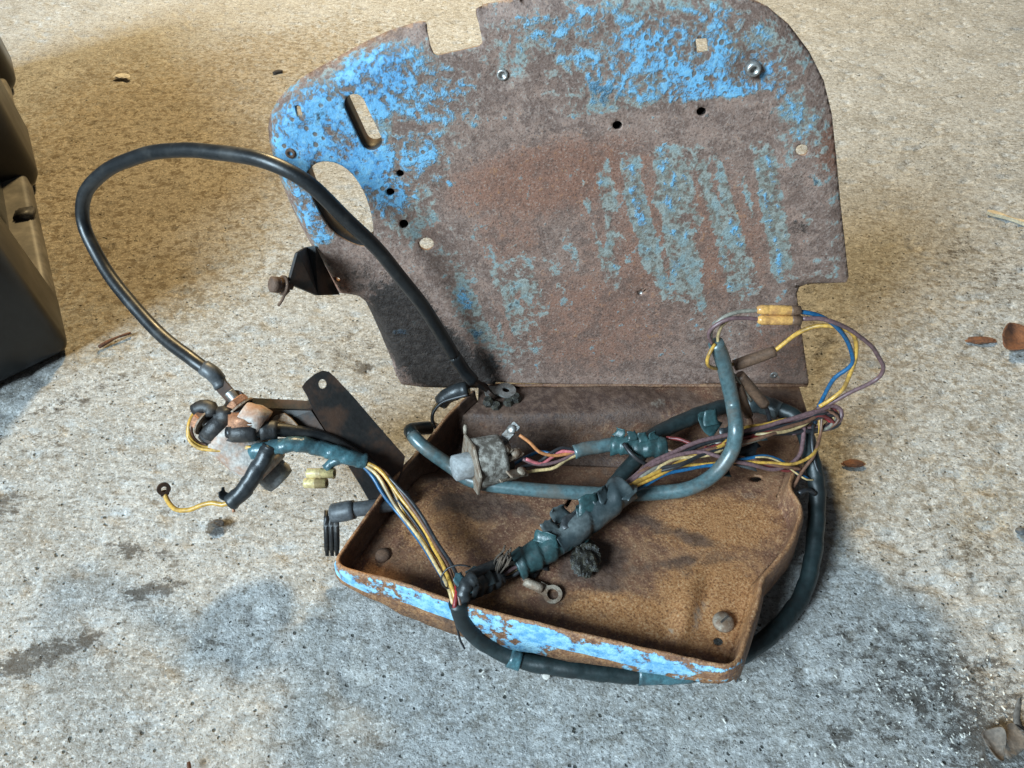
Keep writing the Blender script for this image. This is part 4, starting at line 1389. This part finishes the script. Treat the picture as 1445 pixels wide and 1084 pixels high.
flap_of_tape(Z(1020, 672, .052), (-.1, -.9, -.1), .014, .014, -.5, M_GREENTAPE, 44)
flap_of_tape(Z(1075, 622, .07), (.1, -.9, -.1), .012, .012, -.6, M_TEALTAPE, 45)

# main run of wires from the trunk to the right-hand bight and back
def run(nm, pts, r=.0020):
    tube(nm, [Z(*q) if len(q) == 3 else Y(q[0], q[1], q[3]) for q in pts], r, W[nm], har, 8, lumpy(.02, 60), .003)


run('purple_wire', [(872, 692, .068), (905, 664, .070), (940, 642, .074), (985, 624, .078), (1020, 615, .082), (1060, 606, .084), (1110, 594, .086), (1150, 582, .088), (1175, 572, .088), (1188, 580, .084), (1186, 594, .078), (1165, 602, .074), (1130, 606, .072), (1080, 612, .070)], .0023)
run('black_wire', [(874, 690, .066), (908, 665, .068), (945, 648, .071), (985, 630, .075), (1030, 618, .078), (1075, 608, .081), (1120, 597, .083), (1160, 584, .083), (1182, 586, .080), (1184, 598, .075), (1160, 606, .072), (1100, 612, .070), (1070, 612, .069)], .0022)
run('dark_red_wire', [(876, 692, .064), (915, 668, .067), (955, 652, .070), (1000, 634, .074), (1045, 620, .077), (1085, 608, .080), (1120, 595, .082), (1150, 580, .083), (1172, 574, .083), (1184, 590, .077)], .0021)
run('red_wire', [(878, 694, .062), (920, 672, .065), (960, 652, .068), (1005, 636, .072), (1050, 620, .076), (1090, 610, .079), (1130, 598, .080), (1165, 590, .079), (1176, 600, .074)], .0020)
run('yellow_wire', [(878, 692, .068), (912, 674, .069), (950, 655, .071), (990, 638, .074), (1015, 630, .076), (1050, 604, .080), (1085, 598, .082), (1110, 592, .084)], .0023)
run('purple_wire', [(884, 686, .068), (920, 658, .072), (955, 643, .075), (990, 638, .076), (1015, 645, .074), (1060, 655, .066), (1100, 662, .060), (1130, 640, .066), (1135, 600, .076)], .0022)
run('yellow_wire', [(876, 696, .066), (918, 676, .067), (955, 660, .069), (995, 654, .069), (1040, 652, .067), (1085, 654, .064), (1125, 654, .064), (1148, 640, .067), (1157, 615, .072), (1156, 590, .080), (1150, 578, .086)], .0017)
run('brown_wire', [(880, 688, .066), (925, 664, .069), (968, 646, .072), (1020, 640, .072), (1060, 648, .066), (1105, 658, .062), (1130, 662, .058)], .0018)
run('blue_wire', [(882, 700, .060), (910, 684, .063), (945, 668, .066), (985, 658, .068), (1020, 655, .068), (1055, 648, .066), (1080, 644, .066), (1105, 652, .062), (1125, 668, .054), (1142, 677, .050)], .0019)
run('cream_wire', [(1056, 646, .067), (1082, 646, .067), (1104, 654, .063), (1122, 667, .056), (1138, 677, .052), (1150, 677, .050)], .0010)
run('black_wire', [(1085, 612, .074), (1120, 610, .074), (1160, 606, .073), (1182, 596, .074), (1186, 584, .080)], .0022)
run('dark_red_wire', [(940, 618, .066), (958, 620, .068), (975, 626, .070), (998, 632, .072)], .0019)
run('brown_wire', [(940, 634, .065), (962, 640, .066), (985, 640, .070)], .0019)

rs = random.Random(11)
for k, nm in enumerate(('brown_wire', 'black_wire', 'purple_wire', 'dark_red_wire', 'grey_wire', 'brown_wire', 'black_wire', 'cream_wire')):
    j = lambda a: rs.uniform(-a, a)
    run(nm, [(876 + j(5), 692 + j(5), .064 + j(.004)), (915 + j(6), 668 + j(6), .069 + j(.004)), (955 + j(6), 650 + j(7), .072 + j(.004)), (1000 + j(6), 634 + j(9), .075 + j(.004)), (1045 + j(6), 620 + j(10), .078 + j(.004)),
             (1090 + j(6), 606 + j(9), .080 + j(.004)), (1130 + j(6), 594 + j(7), .082 + j(.004)), (1160 + j(8), 584 + j(6), .083 + j(.004)), (1178 + j(6), 588 + j(6), .080), (1172 + j(8), 600 + j(4), .074), (1130 + j(15), 607 + j(5), .071)], .0018)
run('brown_wire', [(1160, 585, .084), (1158, 612, .074), (1150, 640, .066), (1135, 662, .058), (1118, 690, .050)], .0017)
run('black_wire', [(1148, 598, .076), (1146, 622, .070), (1150, 650, .060), (1157, 672, .052)], .0018)
run('black_wire', [(1040, 640, .066), (1062, 655, .060), (1090, 660, .058), (1116, 655, .060)], .0017)
run('dark_red_wire', [(1058, 650, .064), (1085, 660, .060), (1112, 665, .056), (1130, 660, .058)], .0015)

# wires out of the top of the teal sleeve, through the amber joiners, and back down on the right
def runy(nm, pts, r=.0018):
    tube(nm, [Y(q[0], q[1], q[2]) for q in pts], r, W[nm], har, 8, lumpy(.02, 60), .0025)


runy('grey_wire', [(1008, 488, -.066), (1003, 476, -.066), (1005, 463, -.065), (1018, 450, -.064), (1042, 441, -.062), (1072, 438, -.06)], .0019)
runy('purple_wire', [(1005, 486, -.067), (1001, 470, -.067), (1012, 457, -.066), (1030, 449, -.065), (1050, 448, -.063), (1073, 451, -.062)], .0019)
runy('yellow_wire', [(1009, 486, -.068), (1003, 495, -.072), (998, 506, -.074), (999, 515, -.074), (1006, 519, -.073), (1018, 520, -.062), (1034, 514, -.056)], .0018)
runy('cream_wire', [(1013, 485, -.065), (1013, 472, -.064), (1018, 460, -.063), (1030, 450, -.063)], .0015)
for k, (a_, b_) in enumerate((((1070, 437, -.06), (1130, 438.5, -.06)), ((1071, 451.5, -.063), (1131, 452, -.063)))):
    A_, B_ = Y(*a_), Y(*b_); dd = B_ - A_; Lc = dd.length
    mb = MB()
    lathe(mb, A_, dd, [(.0020, -.001), (.0030, 0), (.0036, .002), (.0037, Lc * .2), (.0034, Lc * .22), (.0037, Lc * .25), (.0037, Lc * .74), (.0034, Lc * .76), (.0033, Lc * .8)], 14)
    jn = mb.build('joiner', M_AMBER, har, True)
    mb = MB()
    lathe(mb, A_ + dd * .76, dd, [(.0036, 0), (.0038, .001), (.0036, Lc * .22), (.0020, Lc * .24)], 14)
    mb.build('sleeve_end', M_SLEEVE, jn, True)
runy('blue_wire', [(1130, 440, -.06), (1150, 444, -.06), (1172, 456, -.06), (1190, 474, -.06), (1200, 496, -.06), (1201, 514, -.06), (1192, 523, -.06), (1178, 533, -.06), (1167, 550, -.06), (1158, 570, -.06), (1152, 590, -.062), (1148, 606, -.068)], .0021)
runy('purple_wire', [(1132, 450, -.063), (1158, 451, -.063), (1185, 457, -.062), (1213, 474, -.06), (1238, 500, -.058), (1247, 518, -.058), (1240, 532, -.058), (1218, 546, -.06), (1190, 559, -.062), (1165, 572, -.064), (1140, 586, -.066)], .0021)
runy('yellow_wire', [(1092, 496, -.05), (1110, 482, -.05), (1130, 467, -.051), (1152, 459, -.053), (1176, 460, -.056), (1198, 468, -.058), (1207, 486, -.058), (1207, 508, -.06), (1200, 530, -.062), (1188, 550, -.063), (1172, 564, -.064), (1156, 574, -.066)], .0021)
for k, (a_, b_, r_) in enumerate((((1036, 516, -.056), (1093, 496, -.05), .0044), ((1043, 530, -.06), (1079, 571, -.064), .0046), ((1040, 545, -.066), (1056, 586, -.068), .0040))):
    tube('rubber_sleeve', [Y(*a_), (Y(*a_) + Y(*b_)) / 2, Y(*b_)], r_, M_SLEEVE, har, 12, lumpy(.05, 120))
runy('black_wire', [(1079, 570, -.064), (1084, 584, -.066), (1087, 598, -.07)], .0023)
runy('brown_wire', [(1056, 585, -.068), (1060, 596, -.07), (1059, 607, -.073)], .0021)
runy('grey_wire', [(1028, 520, -.062), (1036, 530, -.063), (1048, 548, -.064), (1060, 566, -.066)], .0016)

# ring terminal lying on the tray
tube('brown_wire', [Z(736, 816, .037), Z(742, 820, .037), Z(748, 823, .037)], .0019, W['brown_wire'], har, 8)
tube('crimp', [Z(741, 820, .038), Z(753, 826, .038), Z(766, 831, .037)], .0036, M_BOLT, har, 12)
lug(har, Z(760, 828, .037), Z(780, 839, .036), (.1, -.25, 1), .0070, .0043, M_BOLT, 'ring_terminal', .0018)

# ------------------------------------------------------------------ loose things
def lump(name, c0, r, mat, label, cat, seed, squash=(1, 1, 1), sub=3, amp=.35):
    bm_ = bmesh.new()
    bmesh.ops.create_icosphere(bm_, subdivisions=sub, radius=1)
    for v_ in bm_.verts:
        x, y, z = v_.co * 2.1
        k = float(fbm(np.array([x + z * 1.7 + seed]), np.array([y - z * 1.3 + seed]), seed, 4)[0]) - .5
        v_.co *= 1 + amp * 2 * k
        v_.co.x *= squash[0]; v_.co.y *= squash[1]; v_.co.z *= squash[2]
    me_ = bpy.data.meshes.new(name)
    zmin = min(v_.co.z for v_ in bm_.verts) * r
    for v_ in bm_.verts:
        v_.co = v_.co * r + Vector(c0) - Vector((0, 0, zmin + r * .12))
    bm_.to_mesh(me_); bm_.free()
    me_.materials.append(mat)
    o = bpy.data.objects.new(name, me_); COL.objects.link(o)
    return tag(o, label, cat)


lump('grease_clod', Z(826, 796, .034), .0112, M_GREASE, 'black greasy clod of dirt lying in the rusty tray beside the taped trunk', 'dirt clod', 4, (.95, 1.25, .75), 4, .55)
lump('rust_flake', Z(1384, 481, 0), .010, M_BARK, 'thin dark red sliver just left of the reddish brown leaf', 'flake', 12, (1.5, .5, .2), 3, .5)
lump('dirt_crumb', Z(309, 741, 0), .0045, M_DCHIP, 'dark crumb on the floor below the loose yellow wire', 'crumb', 5, (1.2, .8, .6), 3, .5)
lump('dirt_crumb', Z(1203, 655, 0), .0060, M_BARK, 'small brown chip on the floor right of the dark loom', 'crumb', 6, (1.5, .7, .25), 3, .5)
lump('pebble', Z(771, 956, 0), .0030, M_CHIP, 'tiny pale pebble in front of the loom at the tray', 'pebble', 8, (1.1, .9, .8), 2, .3)
lump('pebble', Z(172, 109, 0), .0100, M_CHIP, 'flat white chip on the brown concrete at top left', 'pebble', 11, (1.2, .8, .25), 3, .4)
lump('pebble', Z(1440, 752, 0), .0045, M_RUBBER2, 'small blue-grey pebble at the right edge below the flakes', 'pebble', 14, (1.1, .9, .6), 2, .3)

mb = MB()
sp = [Z(1394, 297, .0025), Z(1410, 301, .003), Z(1428, 307, .003), Z(1450, 313, .003), Z(1475, 316, .0025)]
P_ = spline(sp, .006)
T_, A_, B_ = frames(P_)
v, f = [], []
for i, p in enumerate(P_):
    s_ = Vector((T_[i].y, -T_[i].x, 0)).normalized()
    ww = .0055 * (.7 + .3 * math.sin(i * .9 + 1)) if i else .003
    for q in ((-1, .0), (-1, .0035), (1, .0045), (1, .0)):
        v.append(p + s_ * ww * q[0] + Vector((0, 0, q[1] - .004)))
for i in range(len(P_) - 1):
    for k in range(4):
        f.append([i * 4 + k, i * 4 + (k + 1) % 4, (i + 1) * 4 + (k + 1) % 4, (i + 1) * 4 + k])
f += [[3, 2, 1, 0], [len(v) - 4, len(v) - 3, len(v) - 2, len(v) - 1]]
mb.add(v, f)
tag(mb.build('wood_sliver', M_STICK), 'pale wood sliver lying on the concrete at the right edge', 'sliver')
for (a_, b_, lb) in (((386, 104), (399, 101), 'short black twig on the brown concrete left of the blue plate'), ((139, 490), (185, 470), 'thin brown twig on the floor beside the black plastic box')):
    mb = MB()
    A_, B_ = Z(a_[0], a_[1], .0008), Z(b_[0], b_[1], .0008)
    sweep(mb, spline([A_, (A_ + B_) / 2 + Vector((0, .002, .001)), B_], .004), .0016 if 'brown twig' in lb else .0028, 7, lumpy(.3, 200))
    tag(mb.build('twig', M_DCHIP if 'black twig' in lb else M_BARK, None, True), lb, 'twig')
mb = MB()
sweep(mb, spline([Z(790, 912, .020), Z(791, 924, .010), Z(792, 933, .003)], .003), .0011, 6, lumpy(.3, 300))
tag(mb.build('twig', M_STICK, None, True), 'tiny pale twig leaning against the front edge of the tray', 'twig')
mb = MB()
sweep(mb, spline([Z(266, 1076, .004), Z(268, 1090, .004)], .003), .0013, 6)
tag(mb.build('twig', M_BARK, None, True), 'tiny reddish twig at the bottom left edge of the photo', 'twig')


def leaf(name, pts, lift, label, seed, mat=M_LEAF):
    """curled dead leaf piece: outline on the floor, raised and cupped"""
    c0 = sum((Z(*p, 0) for p in pts), Vector()) / len(pts)
    bm_ = bmesh.new()
    o2 = smooth_poly([tuple((Z(*p, 0) - c0).to_2d()) for p in pts], 4)
    bm2 = sheet2d(o2, [], .004)
    me_ = bpy.data.meshes.new(name)
    bm2.to_mesh(me_); bm2.free(); bm_.free()
    c = coords(me_)
    r = np.hypot(c[:, 0], c[:, 1]); R0 = r.max()
    c[:, 2] = .003 + lift * (r / R0) ** 2 * (1 + .8 * np.sin(np.arctan2(c[:, 1], c[:, 0]) * 2 + seed)) + (vnoise(c[:, 0] * 150, c[:, 1] * 150, seed) - .5) * .002
    c[:, 2] += .004 * np.abs(np.sin(c[:, 0] * 120 + seed)) * .4
    c += np.array(c0)
    me_.vertices.foreach_set('co', c.astype(np.float32).ravel())
    me_.polygons.foreach_set('use_smooth', [True] * len(me_.polygons))
    me_.materials.append(mat); me_.update()
    o = bpy.data.objects.new(name, me_); COL.objects.link(o)
    m_ = o.modifiers.new('thickness', 'SOLIDIFY'); m_.thickness = .0008
    return tag(o, label, 'leaf')


leaf('dead_leaf', [(1408, 482), (1418, 468), (1434, 466), (1452, 474), (1462, 488), (1448, 499), (1428, 501), (1412, 497)], .016, 'reddish brown curled leaf on the concrete at the right edge of the photo', 3, M_BARK)
leaf('dead_leaf', [(1380, 1038), (1400, 1035), (1410, 1050), (1412, 1076), (1402, 1078), (1390, 1062)], .008, 'small dark curled leaf piece, leftmost in the bottom right corner', 1)
leaf('dead_leaf', [(1410, 1042), (1420, 1024), (1436, 1032), (1446, 1052), (1430, 1070), (1414, 1074)], .006, 'broad grey-brown leaf piece in the bottom right corner', 2)
leaf('dead_leaf', [(1416, 1006), (1426, 1008), (1442, 1030), (1462, 1046), (1450, 1052), (1430, 1030)], .012, 'narrow folded brown leaf piece above the broad leaf at the corner', 4)

# crumbs and wood dust strewn over the floor
def crumbs(name, label, mat, spots, seed, smin, smax):
    rs = random.Random(seed)
    mb_ = MB()
    for (cx, cy, rx, ry, cnt) in spots:
        for _ in range(cnt):
            px = rs.gauss(cx, rx * .5); py = rs.gauss(cy, ry * .5)
            if not (-20 < px < 1465 and -10 < py < 1100):
                continue
            p = Z(px, py, 0.0004)
            s = (smin + (smax - smin) * rs.random() ** 3) * .34
            a = rs.uniform(0, math.pi)
            l_ = s * rs.uniform(.8, 2.2)
            u_ = Vector((math.cos(a), math.sin(a), rs.uniform(-.2, .2))) * l_
            v_ = Vector((-math.sin(a), math.cos(a), rs.uniform(-.2, .2))) * s * rs.uniform(.4, .9)
            t_ = Vector((0, 0, s * rs.uniform(.3, .8)))
            j = lambda: Vector((rs.uniform(-.3, .3), rs.uniform(-.3, .3), 0)) * s
            q = [p - u_ - v_ + j(), p + u_ - v_ + j(), p + u_ + v_ + j(), p - u_ + v_ + j()]
            q += [(k - p) * .7 + p + t_ for k in q]
            mb_.add(q, [[0, 3, 2, 1], [4, 5, 6, 7], [0, 1, 5, 4], [1, 2, 6, 5], [2, 3, 7, 6], [3, 0, 4, 7]])
    o = mb_.build(name, mat)
    o['label'] = label; o['category'] = 'debris'; o['kind'] = 'stuff'
    return o


crumbs('wood_dust', 'pale wood crumbs strewn over the concrete, thickest at bottom right', M_CHIP,
       [(1350, 1000, 130, 90, 330), (1290, 950, 120, 70, 150), (1240, 1060, 120, 40, 110), (1200, 960, 200, 120, 90), (740, 1000, 700, 130, 130), (250, 900, 350, 230, 110), (1300, 700, 200, 300, 70), (300, 250, 380, 320, 60), (1250, 200, 250, 200, 30), (450, 500, 100, 80, 30)], 5, .0006, .0028)
crumbs('dark_grit', 'dark grit and crumbs strewn over the concrete floor', M_DCHIP,
       [(1340, 1000, 150, 90, 260), (1230, 1000, 200, 90, 120), (700, 1000, 700, 140, 120), (220, 850, 350, 300, 130), (1300, 600, 200, 350, 160), (250, 200, 380, 320, 60), (1250, 150, 250, 200, 60), (460, 500, 100, 80, 40)], 6, .0005, .0022)

# ------------------------------------------------------------------ black plastic box at the left edge
pb = thing('plastic_box', 'black ribbed plastic box cut off by the left edge of the photo', 'box', Z(40, 400, 0))


def prism(name, base, h, mat, bev=.012, taper=.97, z0=0.0):
    bm_ = bmesh.new()
    vs = [bm_.verts.new((p.x, p.y, z0)) for p in base]
    fc = bm_.faces.new(vs)
    r = bmesh.ops.extrude_face_region(bm_, geom=[fc])
    top = [q for q in r['geom'] if isinstance(q, bmesh.types.BMVert)]
    cx = sum((p for p in base), Vector()) / len(base)
    for q in top:
        q.co.z = z0 + h
        q.co.x = cx.x + (q.co.x - cx.x) * taper; q.co.y = cx.y + (q.co.y - cx.y) * taper
    bmesh.ops.recalc_face_normals(bm_, faces=bm_.faces[:])
    bmesh.ops.bevel(bm_, geom=[e for e in bm_.edges], offset=bev, segments=4, affect='EDGES', profile=.5)
    me_ = bpy.data.meshes.new(name)
    bm_.to_mesh(me_); bm_.free()
    me_.polygons.foreach_set('use_smooth', [True] * len(me_.polygons))
    me_.materials.append(mat)
    o = bpy.data.objects.new(name, me_); COL.objects.link(o); adopt(o, pb)
    return o


def F2(px, py):
    return Z(px, py, 0)


c_near = F2(103, 497)
fr = (F2(-10, 553) - c_near); fr.z = 0; frn = fr.normalized()
sd = (F2(5, 75) - F2(85, 440)); sd.z = 0; sdn = sd.normalized()
out_n = Vector((sdn.y, -sdn.x, 0))        # away from the box, to the right
wdt = .42
# sloping end block, low outer skirt, inner body and two swelling ribs
prism('end_block', [c_near, c_near + frn * wdt, c_near + frn * wdt + sdn * .10, c_near + sdn * .10], .15, M_BOXPL, .012, .93)
w0 = c_near + sdn * .07 - out_n * .002
prism('skirt', [w0, w0 + frn * .12, w0 + frn * .12 + sdn * .74, w0 + sdn * .75], .030, M_BOXGREY, .007, .98)
w0 = c_near + sdn * .085 - out_n * .030
prism('body', [w0, w0 + frn * wdt, w0 + frn * wdt + sdn * .70, w0 + sdn * .72], .27, M_BOXPL, .014, .955)
for t0_, ln_ in ((.36, .17), (.70, .12)):
    w0 = c_near + sdn * t0_ + out_n * .012
    prism('rib', [w0, w0 + frn * .25, w0 + frn * .25 + sdn * ln_, w0 + sdn * ln_], .25, M_BOXPL, .024, .90)
w0 = c_near + sdn * .085 - out_n * .030
prism('lid', [w0 + frn * .02, w0 + frn * wdt, w0 + frn * wdt + sdn * .70, w0 + sdn * .70 + frn * .02], .035, M_BOXPL, .010, .97, .262)
# dark torn scrap caught on the skirt
mb = MB()
box(mb, c_near + sdn * .25 - out_n * .012 + Vector((0, 0, .031)), Vector((.010, .004, 0)), Vector((-.003, .012, 0)), Vector((0, 0, .004)), .3)
mb.build('torn_edge', M_BAKE, pb, True)
